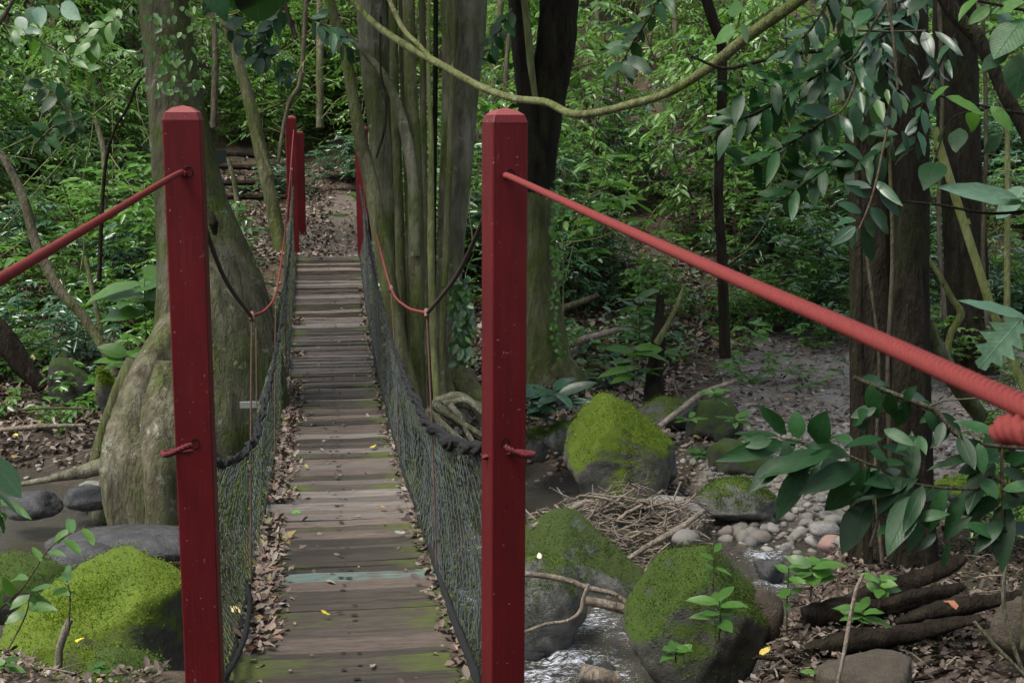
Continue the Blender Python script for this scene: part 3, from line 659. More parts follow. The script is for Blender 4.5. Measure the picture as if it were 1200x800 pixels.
M['moss_tuft_dark'] = leaf_mat('dark moss tuft', (.024, .042, .008), (.052, .090, .014), (.10, .15, .025), .9, .2, spec=.1)
def boulder(name, label, px, py, w, h, d, mat, seed, deep=.9, sub=4, rot=0, tilt=0, cuts=14, depth=.42, rough=.06, group=None, cat='boulder', roll=0, planes=()):
    c = W(px, py, d); k = d/FPX/2
    V, F = rock_verts(sub, seed, cuts, depth, rough, planes); V = V/np.array([V[:, 0].max()-V[:, 0].min(), V[:, 1].max()-V[:, 1].min(), V[:, 2].max()-V[:, 2].min()])*2
    E = (Matrix.Rotation(R(rot), 3, 'Z') @ Matrix.Rotation(R(tilt), 3, 'X') @ Matrix.Rotation(R(roll), 3, 'Y'))
    V = V*np.array([w*k, w*k*deep, h*k]); V = V@np.array(E).T
    # axes follow the view azimuth so that width reads as measured
    ax = np.array([[RGT[0], RGT[1], 0], [-RGT[1], RGT[0], 0], [0, 0, 1]]); V = V@ax
    o = MB().add(V, F).build(name, M[mat] if isinstance(mat, str) else mat, None); o.location = Vector(c); tag(o, label, cat, group)
    if mat in ('rock_moss', 'rock_half', 'rock_deep', 'rock_streak'): moss_tufts(o, int(11000 if sub == 5 else 3500)*{'rock_moss': 1, 'rock_streak': .3}.get(mat, .6), w*k*2, 'moss_tuft' if mat == 'rock_moss' else 'moss_tuft_dark')
    return o
boulder('mossy_boulder', 'big slanting boulder thick with bright moss on the near bank, beside the near post', 118, 738, 225, 208, 7.7, 'rock_moss', 71, .8, 5, 0, 0, 8, .30, .045, planes=(((-.42, -.30, .86), .38), ((.95, -.25, -.05), .70), ((-.3, -.95, .25), .72), ((.2, .1, 1), .86)))
boulder('mossy_boulder', 'rounded olive green boulder at the edge of the frame beside the bright slanting one', 18, 690, 128, 84, 8.7, 'rock_deep', 12, .8, 4, cuts=4, depth=.15)
boulder('wet_boulder', 'smooth wet dome of grey rock with dark cracks in the stream', 96, 657, 84, 44, 9.4, 'rock_wet', 13, .9, 4, cuts=4, depth=.15, rough=.03)
boulder('wet_slab', 'long flat wet grey slab just breaking the stream surface', 160, 638, 215, 40, 10.0, 'rock_wet', 14, .45, 4, cuts=5, depth=.12, rough=.02)
boulder('wet_boulder', 'dark low wet rock with a pale glint in the stream below the mossy trunk', 106, 583, 66, 30, 11.3, 'rock_wet', 15, .8, 4, cuts=5)
boulder('wet_boulder', 'blackish wet rock in the stream under the hanging pale leaf', 36, 592, 72, 34, 11.0, 'rock_wet', 16, .8, 4, cuts=5)
boulder('stream_stone', 'small pale angular stone on the dark far edge of the stream', 108, 571, 30, 14, 11.7, 'rock_dry', 17, .8, 3, cat='stone')
boulder('stream_stone', 'dark round stone tucked under the flaring mossy trunk', 142, 569, 42, 36, 11.7, 'rock_wet', 18, .8, 3, cat='stone')
boulder('mossy_slab', 'low wedge of mossy rock at the foot of the slanting boulder, lowest on the near bank', 150, 800, 110, 56, 6.6, 'rock_deep', 19, 1.2, 4, 0, 0, 8, .3, roll=24)
boulder('mossy_boulder', 'tall bright green moss topped boulder with dark sides above the driftwood heap', 726, 535, 136, 140, 11.4, 'rock_moss', 27, .85, 5, 0, 0, 10, .36, .06, planes=(((.55, -.25, .80), .58), ((-.75, -.35, .55), .66), ((.1, -1, .15), .62), ((.9, -.3, -.1), .75)))
boulder('mossy_boulder', 'paler mossy boulder leaning on the shaded side of the bright topped one', 768, 548, 52, 72, 11.7, 'rock_half', 21, .9, 4)
boulder('streaked_boulder', 'long grey green streaked boulder under the driftwood heap', 672, 662, 165, 130, 9.8, 'rock_streak', 22, .7, 5, 0, 0, 10, .38, planes=(((.50, -.45, .74), .46), ((-.5, -.3, .8), .62), ((.2, -1, .1), .6)))
boulder('streaked_boulder', 'moss topped grey boulder over dark water, right against the near post', 628, 716, 122, 140, 8.8, 'rock_half', 35, .9, 5, 0, 0, 9, .35)
boulder('mossy_boulder', 'big rounded green topped boulder at the rapids with a seedling in front', 818, 735, 172, 200, 7.9, 'rock_deep', 24, .85, 5, 0, 0, 10, .34, .055, planes=(((-.72, -.2, .66), .68), ((.70, -.25, .66), .66), ((.1, -.95, .3), .70)))
boulder('streaked_boulder', 'grey brown stone at the foot of the big rounded mossy boulder', 902, 722, 40, 70, 8.0, 'rock_brown', 25, .9, 3)
boulder('grey_boulder', 'dark sided grey boulder with pale top beside the cobbles', 866, 590, 98, 60, 11.2, 'rock_half', 26, .8, 5, 0, 0, 9, .35)
boulder('dark_boulder', 'dark fern covered boulder under the end of the fallen branch', 836, 502, 68, 76, 12.8, 'rock_dark', 20, .9, 4)
boulder('dark_boulder', 'low dark mossy boulder just above the pale topped grey one', 868, 545, 84, 62, 12.0, 'rock_dark', 28, .9, 4)
boulder('grey_boulder', 'half buried grey stone behind the bright mossy boulder', 782, 487, 76, 44, 13.2, 'rock_half', 29, .9, 4)
boulder('dark_boulder', 'dark green mossy boulder in shade on the far bank left of the big trunk', 80, 450, 58, 70, 14.0, 'rock_dark', 30, .9, 4)
boulder('mossy_stump', 'narrow upright mossy rock beside the dark boulder on the far bank', 123, 458, 24, 60, 13.0, 'rock_moss', 31, .9, 3, cat='rock')
boulder('mossy_stone', 'small mossy stone next to the near post in front of the long leaved plant', 628, 520, 36, 40, 12.3, 'rock_half', 32, .9, 3, cat='stone')
boulder('mossy_stone', 'small mossy stone between the long leaved plant and the bright boulder', 655, 512, 34, 36, 12.1, 'rock_half', 33, .9, 3, cat='stone')
boulder('flat_stone', 'flat brown stone slab on the leafy near bank below the rotten logs', 1022, 796, 122, 58, 5.6, 'rock_brown', 34, .8, 4, 0, 0, 8, .4, .05, planes=(((0, -.15, 1), .40), ((-.2, -1, .1), .6)), cat='stone')
boulder('grey_boulder', 'broad pale boulder with light moss seen behind the foot of the dark tree', 1165, 572, 120, 50, 9.9, 'rock_moss', 36, .8, 4)
boulder('flat_stone', 'brown stone buried at the very edge of the leafy near bank', 1195, 745, 70, 90, 5.9, 'rock_brown', 37, .8, 4, cat='stone')
boulder('stream_stone', 'dark wet stone in the trickle between cobbles and mossy boulder', 902, 668, 36, 30, 9.9, 'rock_wet', 38, .9, 3, cat='stone')
boulder('cobble', 'rounded reddish cobble on the gravel bank', 974, 637, 32, 22, 10.4, 'stone_red', 39, .9, 3, cuts=4, depth=.2, cat='stone')
boulder('cobble', 'smooth pale oblong cobble next to the reddish one', 966, 620, 36, 20, 10.7, 'rock_dry', 40, .9, 3, cuts=4, depth=.2, cat='stone')
boulder('cobble', 'large pinkish flat cobble at the end of the driftwood heap', 800, 632, 40, 26, 10.2, 'stone', 41, .9, 3, cuts=4, depth=.2, cat='stone')
boulder('flat_stone', 'flat grey stone in the shallow pool beside the driftwood heap', 792, 596, 70, 34, 11.0, 'rock_dry', 42, .9, 3, cat='stone')
CM = []
for k in range(8):
    V, F = rock_verts(2, 60+k, 9, .45, .07); V = V*np.array([1, random.uniform(.7, .95), random.uniform(.5, .75)])
    CM.append(MB().add(V, F).mesh('cobble')); CM[-1].materials.append(M['stone'])
def drop_stone(px, py, wpx, label, group):
    p = G(px, py, 6); d = float((p-CAM)@FWD); o = bpy.data.objects.new('cobble', random.choice(CM)); C.objects.link(o)
    s = wpx*d/FPX/2; o.scale = (s, s, s); o.location = Vector(p)+Vector((0, 0, .25*s)); o.rotation_euler = (random.uniform(-.3, .3), random.uniform(-.3, .3), random.uniform(0, 6.3))
    return tag(o, label, 'stone', group)
for i in range(95):
    px, py = random.uniform(845, 1020), random.uniform(600, 662)
    if px < 862 and py < 622: continue
    drop_stone(px, py, random.choice((9, 11, 13, 15, 18, 22, 27)), 'rounded grey cobble among others on the pale gravel bank', 'cobbles on the gravel bank')
for px, py, w in ((868, 622, 30), (893, 634, 34), (880, 640, 26), (905, 622, 26), (872, 645, 24), (935, 630, 26), (918, 648, 24), (950, 650, 20), (862, 606, 30)):
    drop_stone(px, py, w, 'fist sized to head sized cobble at the water side of the gravel bank', 'larger cobbles of the gravel bank')
for i in range(30):
    px, py = random.choice(((random.uniform(620, 780), random.uniform(760, 800)), (random.uniform(60, 200), random.uniform(560, 620)), (random.uniform(700, 800), random.uniform(600, 680))))
    p = CAM+(FWD+RGT*((px-600)/FPX)+UPV*((400-py)/FPX))*((-1.32-CAM[2])/(FWD+UPV*((400-py)/FPX))[2])
    o = bpy.data.objects.new('stream_cobble', random.choice(CM)); C.objects.link(o); s = random.uniform(.04, .11); o.scale = (s, s, s); o.location = Vector(p); o.rotation_euler = (0, 0, random.uniform(0, 6.3))
    o.material_slots[0].link = 'OBJECT'; o.material_slots[0].material = M['rock_wet']; tag(o, 'small dark wet cobble breaking the stream surface', 'stone', 'wet cobbles in the stream')
GV, GF = ICO[1]; mb = MB()
for i in range(4600):
    if i < 2800: X, Y_ = rng.uniform(2.2, 6.0), rng.uniform(9.2, 13.2)
    else: X, Y_ = rng.uniform(-5, 8), rng.uniform(11.0, 16)
    zz = float(terrain(X, Y_))
    if zz < -1.36: continue
    s = rng.uniform(.012, .045); mb.add(GV*np.array([1, .85, .6])*s*(1+.2*rng.normal(size=(len(GV), 1)))+[X, Y_, zz+.2*s], GF, 0, rng.random())
mb.build('gravel', M['stone'], None, kind='stuff')

# ------------------------------------------------------------------ trees with pixel-measured stems at their own distance
def px_tube(mb, pts, d, segs=12, n=None, ext=None, **kw):
    """pts: (px, py, width px[, d])"""
    P = []; rr = []
    for p in pts:
        dd = p[3] if len(p) > 3 else d; P.append(W(p[0], p[1], dd)); rr.append(p[2]*dd/FPX/2)
    tube(mb, P, rr, segs, n or max(14, 7*len(pts)), **kw)
    return np.array(P)
CROWN = []
def crown_mesh(seed, nl=4200, L=.17, mat='leaf_mid'):
    r = np.random.default_rng(seed); mb = MB(); cl = unit(r.normal(size=(26, 3)))*(r.random((26, 1))**.5)*np.array([1, 1, .55])
    k = r.integers(0, 26, nl); P = cl[k]+r.normal(size=(nl, 3))*.20*np.array([1, 1, .6])
    a = r.random(nl)*6.283; D = np.stack([np.cos(a), np.sin(a), -.35+.3*r.normal(size=nl)], 1)
    leaves(mb, P, D, np.array([[0, 0, 1.0]])+r.normal(size=(nl, 3))*.35, L*(.7+.6*r.random(nl))/2.2, L*.42*(.7+.6*r.random(nl))/2.2)
    me = mb.mesh('crown'); me.materials.append(M[mat]); return me
CROWN = [crown_mesh(1), crown_mesh(2, mat='leaf_deep'), crown_mesh(3)]
def add_crown(t, top, size=2.2, k=0):  # unseen leaf mass above the frame, thickened to shade the scene below
    o = bpy.data.objects.new('crown', CROWN[k % 3]); C.objects.link(o); o.parent = t
    o.location = Vector(np.asarray(top)-np.array(t.location)); o.scale = (size, size, size*.8); o.rotation_euler = (0, 0, random.uniform(0, 6.3))
def up_to(P, z, lean=(0, 0)):   # carry a trunk on above the frame
    return [np.array(P), np.array([P[0]+lean[0]*.5, P[1]+lean[1]*.5, (P[2]+z)/2]), np.array([P[0]+lean[0], P[1]+lean[1], z])]
def tree(name, label, cat, parts, base, crown=None, group=None):
    """parts: (part name, material, pts, d, kwargs); crown: (z, size, lean)"""
    t = thing(name, label, cat, base, group); topP = None
    for pn, mt, pts, d, kw in parts:
        mb = MB(); kw = dict(kw); ex = kw.pop('extend', None); P = px_tube(mb, pts, d, **kw)
        if ex:
            j = int(np.argmax(P[:, 2])); r0 = pts[j][2]*(pts[j][3] if len(pts[j]) > 3 else d)/FPX/2; U = up_to(P[j], ex[0], ex[1]); tube(mb, U, [r0, r0*.85, r0*.55], kw.get('segs', 12), 12, lump=.03)
            if crown: add_crown(t, U[-1]+[0, 0, .3], crown, random.randrange(3))
        mb.build(pn, M[mt], t)
    return t
FL = dict(segs=28, n=60, lump=.012)
tree('leaning_tree', 'massive mossy trunk with flaring foot leaning over the bridge behind the near post', 'tree', [
    ('trunk', 'bark_moss_dark', [(186, -40, 56), (198, 60, 60), (207, 130, 66), (224, 240, 84), (246, 340, 124), (252, 420, 150), (246, 490, 172), (232, 545, 196), (226, 640, 240)], 11.9, dict(segs=40, n=90, flute=[.02, .02, .03, .05, .10, .15, .2], lump=.010, seed=3, extend=(7.0, (-.8, .3)))),
    ('root', 'root', [(196, 500, 60, 11.6), (160, 530, 34, 11.35), (128, 543, 22, 11.2), (95, 553, 16, 11.1), (60, 560, 9, 11.05)], 11.3, dict(segs=12, lump=.03)),
    ('root', 'bark_moss_dark', [(190, 480, 60, 11.5), (158, 500, 40, 11.4), (140, 535, 26, 11.3), (133, 560, 20, 11.25)], 11.3, dict(segs=12, lump=.04)),
    ('root', 'bark_green', [(165, 430, 40, 11.8), (140, 470, 26, 11.9), (122, 510, 18, 12.0), (110, 545, 14, 12.0)], 11.8, dict(segs=10, lump=.04)),
    ('root', 'bark_moss_dark', [(222, 420, 60, 11.7), (185, 490, 66, 11.45), (172, 545, 66, 11.3), (168, 640, 84, 11.25)], 11.3, dict(segs=16, lump=.03, flute=.08)),
    ('buttress', 'bark_mossy', [(226, 350, 40, 11.75), (200, 400, 54, 11.55), (176, 450, 66, 11.4), (162, 505, 76, 11.25), (158, 550, 84, 11.15), (164, 630, 70, 11.2)], 11.3, dict(segs=34, n=60, lump=.02, flute=[.1, .2, .3, .34, .34], seed=23)),
    ('buttress', 'bark_mossy', [(200, 430, 40, 11.35), (190, 490, 54, 11.15), (196, 545, 66, 11.05), (200, 630, 60, 11.1)], 11.2, dict(segs=26, n=50, lump=.02, flute=.25, seed=25)),
    ('bark_knot', 'bark_dark', [(247, 250, 7, 11.45), (250, 262, 12, 11.42), (252, 275, 5, 11.45)], 11.4, dict(segs=8, lump=.1)),
], W(232, 590, 11.9), 2.6)
d3 = 12.4
def S(pts, d, mt='bark_green', nm='stem', **kw):
    k = dict(segs=14, flute=.05, lump=.015, seed=random.randrange(999)); k.update(kw); return (nm, mt, pts, d, k)
rootkw = dict(segs=8, lump=.05, seed=4)
tree('stem_cluster', 'clump of many tall pale green stems beside the bridge with tangled roots at its foot', 'tree', [
    S([(392, 20, 11), (404, 60, 13), (413, 110, 14), (424, 170, 16), (436, 220, 18), (450, 300, 21), (468, 400, 18), (478, 440, 18), (488, 495, 26)], 12.0, extend=(6.5, (-1, .4))),
    S([(432, -40, 36), (437, 40, 34), (441, 100, 32), (448, 170, 28), (453, 230, 24), (457, 300, 22), (464, 400, 16), (480, 480, 22)], 12.9, 'bark_pale', segs=20, extend=(8, (-.2, .5))),
    S([(460, -40, 11), (462, 100, 11), (466, 200, 11), (469, 300, 12), (472, 400, 12), (476, 480, 16)], 12.7, extend=(7.5, (.1, .6))),
    S([(478, -40, 14), (481, 90, 15), (485, 180, 18), (488, 300, 19), (489, 400, 17), (488, 500, 26)], 12.2, segs=18, extend=(7, (.3, 0))),
    S([(386, 20, 6), (430, 65, 8), (452, 92, 10), (468, 130, 12), (480, 180, 14), (487, 240, 14), (489, 300, 8)], 12.1, 'bark_pale', 'limb'),
    S([(503, -40, 4), (502, 80, 4.5), (505, 160, 6), (505, 250, 8), (505, 300, 9), (508, 400, 9), (514, 495, 10)], 11.9, 'liana', segs=9),
    S([(511, -40, 6), (510, 100, 6), (508, 230, 7), (506, 360, 8), (504, 490, 10)], 12.8, 'bark_dark', segs=8),
    S([(521, -40, 14), (524, 60, 13), (522, 160, 11), (518, 240, 9), (516, 320, 9), (515, 420, 9), (518, 490, 12)], 12.4, 'bark_mossy', segs=10, extend=(6, (0, 0))),
    S([(556, -40, 34), (553, 40, 32), (547, 100, 30), (540, 200, 26), (534, 280, 22), (530, 360, 18), (528, 420, 17), (534, 495, 30)], 12.7, 'bark_pale', segs=22, flute=.10, extend=(8, (.5, .3))),
    S([(538, -40, 10), (536, 60, 10), (532, 150, 9), (527, 260, 8), (524, 400, 8), (526, 480, 10)], 12.9, 'bark_green', segs=9, extend=(6, (.2, 0))),
    S([(470, -40, 9), (473, 100, 9), (478, 220, 9), (480, 340, 9), (482, 490, 11)], 12.85, 'bark_green', segs=9, extend=(6, (.1, .3))),
    S([(494, -40, 8), (496, 120, 8), (497, 260, 9), (499, 380, 9), (500, 490, 11)], 12.6, 'bark_mossy', segs=9, extend=(6, (.1, .3))),
    S([(531, -40, 7), (529, 120, 7), (524, 260, 8), (519, 380, 8), (520, 490, 10)], 12.2, 'bark_green', segs=9, extend=(6, (.1, .3))),
    S([(450, -40, 10), (453, 80, 10), (458, 200, 10), (464, 330, 10), (474, 480, 12)], 13.1, 'bark_green', segs=9, extend=(6, (-.2, .3))),
    S([(446, 20, 3), (446, 80, 3), (452, 115, 3.5), (451, 150, 3.5), (441, 185, 2.5)], 11.7, 'bark_dark', 'hanging_vine', segs=6),
    ('root', 'root', [(512, 472, 14), (536, 464, 11), (556, 476, 10), (570, 505, 8), (580, 530, 5)], 11.7, rootkw),
    ('root', 'root', [(498, 480, 16), (518, 500, 12), (544, 522, 10), (575, 530, 7)], 11.4, rootkw),
    ('root', 'root', [(505, 472, 12), (532, 490, 11), (562, 512, 9), (590, 520, 6)], 11.5, rootkw),
    ('root', 'root', [(526, 474, 9), (540, 490, 8), (552, 515, 7), (572, 540, 5)], 11.4, rootkw),
    ('root', 'root', [(538, 470, 16), (566, 478, 12), (600, 486, 8)], 12.1, rootkw),
    ('root', 'root', [(488, 482, 16), (504, 518, 12), (530, 538, 8)], 11.2, rootkw),
    ('root', 'root', [(500, 482, 12), (530, 508, 9), (566, 536, 7), (590, 548, 4)], 11.25, rootkw),
    ('root', 'root', [(510, 476, 11), (545, 498, 8), (575, 516, 7), (600, 530, 4)], 11.4, rootkw),
    ('root', 'root', [(496, 486, 12), (512, 522, 9), (530, 552, 7)], 11.05, rootkw),
    ('root', 'root', [(520, 474, 9), (548, 470, 8), (572, 492, 7), (590, 508, 4)], 11.6, rootkw),
    ('root', 'root', [(505, 484, 9), (524, 514, 7), (548, 538, 6), (562, 552, 4)], 11.15, rootkw),
    ('root', 'root', [(500, 482, 10), (503, 512, 8), (508, 545, 6)], 11.1, rootkw),
    ('root', 'bark_green', [(540, 440, 30, 12.7), (560, 465, 22, 12.5), (590, 478, 12, 12.4)], 12.5, rootkw),
], W(505, 490, 12.3), 1.9)
tree('forked_tree', 'dark forked tree with mossy lower trunk standing just past the near post', 'tree', [
    ('trunk', 'bark_green', [(630, 215, 38), (630, 280, 42), (634, 350, 46), (640, 420, 62), (648, 470, 92)], 15.0, dict(segs=26, n=50, flute=[.04, .05, .15], lump=.015, seed=9)),
    ('fork', 'bark_dark', [(658, -40, 44), (652, 50, 46), (641, 115, 44), (632, 180, 42), (630, 232, 38)], 15.0, dict(segs=20, lump=.03, flute=.08, extend=(8, (.6, .4)))),
    ('fork', 'bark_dark', [(604, -40, 24), (613, 70, 24), (621, 130, 26), (628, 190, 30), (630, 225, 26)], 14.9, dict(segs=14, lump=.03, extend=(7, (-.4, 0)))),
    ('limb', 'liana', [(612, -20, 8), (619, 40, 9), (622, 75, 9), (628, 120, 6)], 14.6, dict(segs=8)),
    ('root', 'bark_green', [(655, 430, 40, 14.8), (676, 452, 28, 14.7), (692, 480, 14, 14.6)], 14.8, dict(segs=12, lump=.05)),
    ('root', 'bark_green', [(660, 445, 30, 15), (700, 452, 20, 15), (730, 462, 10, 15)], 15, dict(segs=10, lump=.05)),
], W(645, 470, 15), 2.3)
tree('slender_tree', 'thin dark crooked trunk standing in the bushes behind the thick rope', 'tree', [
    ('trunk', 'bark_dark', [(815, -40, 12), (836, 25, 13), (846, 60, 12), (845, 150, 12), (842, 230, 11), (846, 300, 12), (850, 420, 14)], 14.0, dict(segs=12, lump=.03, extend=(6, (-.6, 0))))], W(850, 415, 14), 1.8)
tree('liana', 'long pale green liana sagging across from the stem cluster to the upper corner', 'liana', [
    ('vine', 'liana', [(395, -25, 7, 11), (430, 20, 8, 11), (470, 50, 9, 10.8), (515, 75, 9, 10.4), (560, 100, 9, 10), (600, 115, 9, 9.7), (640, 120, 9, 9.4), (668, 133, 10, 9.2), (700, 132, 9, 9), (740, 122, 10, 8.9), (780, 110, 10, 8.7), (830, 80, 12, 8.5), (880, 40, 14, 8.3), (930, 5, 14, 8.1), (990, -40, 14, 8)], 10, dict(segs=10, n=120, lump=.05)),
    ('side_vine', 'liana', [(446, -25, 6, 11), (470, 30, 6, 10.8), (490, 52, 6, 10.6), (510, 74, 6, 10.45)], 10, dict(segs=8))], W(640, 120, 9.4))
tree('dark_tree', 'big dark double trunk with hanging vines on the near bank behind the thick rope', 'tree', [
    ('trunk', 'bark_dark', [(1008, -60, 60), (1013, 60, 58), (1020, 200, 52), (1022, 350, 50), (1026, 480, 58), (1036, 600, 76), (1042, 700, 110)], 7.8, dict(segs=28, n=60, flute=[.06, .07, .1, .2], lump=.02, seed=12, extend=(6.5, (-.3, .3)))),
    ('trunk', 'bark_dark', [(1064, -60, 46), (1065, 60, 45), (1067, 200, 43), (1066, 340, 43), (1066, 460, 48), (1064, 600, 60), (1064, 700, 84)], 7.7, dict(segs=24, n=60, flute=[.05, .05, .1, .18], lump=.02, seed=13, extend=(6.5, (.5, .2)))),
    ('hanging_vine', 'bark_dark', [(1003, -20, 8), (1002, 120, 9), (1006, 260, 9), (1008, 400, 9), (1014, 560, 10), (1018, 660, 12)], 7.45, dict(segs=8, lump=.06)),
    ('hanging_vine', 'twig', [(1046, -20, 4), (1042, 150, 4), (1046, 300, 5), (1040, 450, 5), (1049, 640, 6)], 7.4, dict(segs=6, lump=.06)),
    ('hanging_vine', 'twig', [(1016, 300, 4), (1030, 420, 4), (1026, 560, 4), (1034, 660, 5)], 7.35, dict(segs=6, lump=.06)),
    ('root', 'bark_pale', [(1082, 380, 22, 7.9), (1100, 415, 22, 8.0), (1130, 462, 20, 8.3), (1170, 515, 18, 8.6), (1215, 570, 16, 8.8)], 8, dict(segs=10, lump=.05)),
    ('branch', 'bark_dark', [(1000, 50, 9, 7.8), (975, 58, 6, 8), (930, 63, 5, 8), (885, 73, 4.5, 8), (848, 80, 4, 8), (810, 66, 3, 8)], 8, dict(segs=8, lump=.06)),
], W(1050, 690, 7.8), 2.7)  # unseen crown enlarged to darken the right foreground
tree('bamboo_stem', 'straight yellow green jointed stem slanting beside the dark double trunk', 'stem', [
    ('stem', 'bamboo', [(1095, 150, 9), (1118, 225, 10), (1142, 300, 10), (1162, 360, 10), (1190, 430, 10), (1225, 510, 10)], 9.0, dict(segs=10)),
    ('node', 'bamboo', [(1130, 258, 12), (1132, 264, 12)], 9.0, dict(segs=10, n=3)), ('node', 'bamboo', [(1153, 330, 12), (1155, 336, 12)], 9.0, dict(segs=10, n=3))], W(1190, 430, 9))
tree('twisted_stem', 'thin mossy stem kinked like an elbow beside the foot of the yellow green stem', 'stem', [
    ('stem', 'liana', [(1078, 290, 5), (1098, 318, 6), (1116, 350, 7), (1126, 368, 9), (1114, 392, 8), (1111, 420, 7), (1118, 450, 7)], 8.4, dict(segs=8, lump=.06))], W(1116, 430, 8.4))
tree('dark_limb', 'thick dark limb curving down at the upper corner beyond the hanging leaves', 'tree', [
    ('trunk', 'bark_dark', [(1085, -40, 16), (1118, 15, 17), (1146, 45, 17), (1164, 80, 16), (1180, 115, 16), (1205, 160, 17), (1245, 260, 20), (1290, 500, 26)], 5.2, dict(segs=12, lump=.05))], W(1290, 640, 5.2))
tree('background_tree', 'broad grey green trunk hung with fine roots behind the yellow green stem', 'tree', [
    ('trunk', 'bark_dark', [(1118, -40, 50), (1122, 100, 50), (1128, 220, 48), (1134, 330, 50), (1140, 440, 64)], 15.5, dict(segs=16, flute=.12, lump=.03, extend=(7, (0, 0)))),
    ('hanging_root', 'twig', [(1100, -20, 5), (1104, 120, 5), (1100, 260, 5), (1108, 380, 6)], 15.1, dict(segs=6)), ('hanging_root', 'twig', [(1150, -20, 5), (1156, 150, 5), (1152, 300, 5), (1160, 410, 6)], 15.1, dict(segs=6))], W(1138, 430, 15.5), 2.0)
tree('mossy_sapling', 'leaning moss coated young trunk beside the far red posts', 'tree', [
    ('trunk', 'bark_green', [(262, 20, 10), (283, 85, 13), (296, 135, 15), (308, 190, 16), (319, 240, 16), (330, 295, 18)], 20.0, dict(segs=12, lump=.02, extend=(6, (-1.0, .5)))),
    ('limb', 'bark_green', [(296, 140, 6), (308, 175, 6), (318, 205, 5)], 19.8, dict(segs=6))], W(330, 295, 20.0), 1.8)
tree('climbing_vine', 'thin bare vine hanging down behind the tall far post', 'vine', [
    ('vine', 'twig', [(358, -20, 6), (357, 30, 6), (352, 95, 6), (340, 118, 6), (332, 150, 5), (326, 190, 4)], 19, dict(segs=7, lump=.05)), ('side_vine', 'bark_dark', [(325, -20, 5), (340, 25, 6), (347, 45, 5)], 19, dict(segs=7, lump=.05))], W(352, 95, 19))
tree('dark_branch', 'thin dark branch bending across in front of the massive mossy trunk', 'branch', [
    ('branch', 'bark_dark', [(224, -10, 2.2), (214, 18, 2.4), (205, 40, 2.6), (190, 58, 2.6), (176, 80, 3), (160, 100, 3.2), (153, 118, 4), (146, 132, 3.2), (134, 152, 3.4), (124, 190, 4), (119, 250, 5), (116, 330, 6)], 12.6, dict(segs=7, lump=.05)),
    ('twig', 'twig', [(212, 30, 3), (200, 60, 2.5), (185, 85, 2)], 12.6, dict(segs=6))], W(117, 330, 12.6))
tree('leaning_sapling', 'bent mossy sapling slanting down the bank behind the left end of the rope', 'tree', [
    ('trunk', 'bark_mossy', [(-15, 160, 8), (8, 192, 9), (28, 235, 11), (44, 290, 12), (70, 340, 12), (95, 368, 11), (122, 410, 11), (135, 440, 10)], 13.6, dict(segs=10, lump=.03)),
    ('limb', 'bark_green', [(100, 300, 6), (108, 340, 6), (118, 385, 6)], 13.8, dict(segs=7))], W(130, 430, 13.6))
tree('dead_trunk', 'dark fallen dead trunk leaning at the far left edge of the bank', 'log', [('trunk', 'rotten', [(-40, 360, 34), (0, 392, 30), (28, 430, 24), (50, 455, 14)], 14.0, dict(segs=12, lump=.06))], W(0, 400, 14))
tree('broken_stump', 'broken mossy stump beside the bright sapling above the green boulder', 'stump', [
    ('trunk', 'bark_dark', [(774, 345, 9), (773, 365, 10), (772, 395, 16), (768, 430, 20), (766, 470, 26)], 13.6, dict(segs=12, lump=.06)), ('snag', 'liana', [(802, 335, 4, 13.4), (788, 370, 6, 13.4), (770, 402, 9, 13.5)], 13.4, dict(segs=8))], W(766, 465, 13.6))
tree('fallen_branch', 'long bare fallen branch propped on the fern covered dark boulder', 'branch', [
    ('branch', 'driftwood', [(772, 500, 7, 12.4), (800, 478, 7, 12.6), (825, 460, 7, 12.9), (862, 446, 5, 13.2)], 12.6, dict(segs=8, lump=.05)), ('twig', 'twig', [(800, 478, 3, 12.6), (792, 455, 2.5, 12.6), (788, 440, 2, 12.6)], 12.6, dict(segs=5))], W(800, 480, 12.6))
# sticks lying about: each one a thing of its own
def stick(name, label, pts, d, mt='driftwood', cat='stick', group=None, **kw):
    mb = MB(); k = dict(segs=7, lump=.06); k.update(kw); px_tube(mb, pts, d, **k); return tag(mb.build(name, M[mt], None), label, cat, group)
stick('driftwood_branch', 'thin crooked driftwood branch arching from the near post over the rapids', [(600, 672, 7), (635, 674, 7), (665, 680, 7), (690, 689, 7), (718, 695, 6), (735, 707, 6), (745, 712, 4)], 8.35, n=50)
stick('driftwood_branch', 'thinner lower driftwood twig drooping in front of the dark water', [(690, 684, 5), (684, 700, 5), (680, 716, 5), (665, 727, 4), (640, 731, 4), (610, 742, 4)], 8.3, n=40)
stick('broken_limb', 'short thick pale broken limb jammed across the rapids', [(685, 704, 11), (705, 707, 12), (725, 712, 12), (750, 718, 13)], 8.5, n=20)
stick('log', 'pale round log end lying in the white water', [(680, 788, 22, 7.9), (700, 792, 22, 7.9), (722, 798, 22, 7.95)], 7.9, 'driftwood', 'log', segs=14)
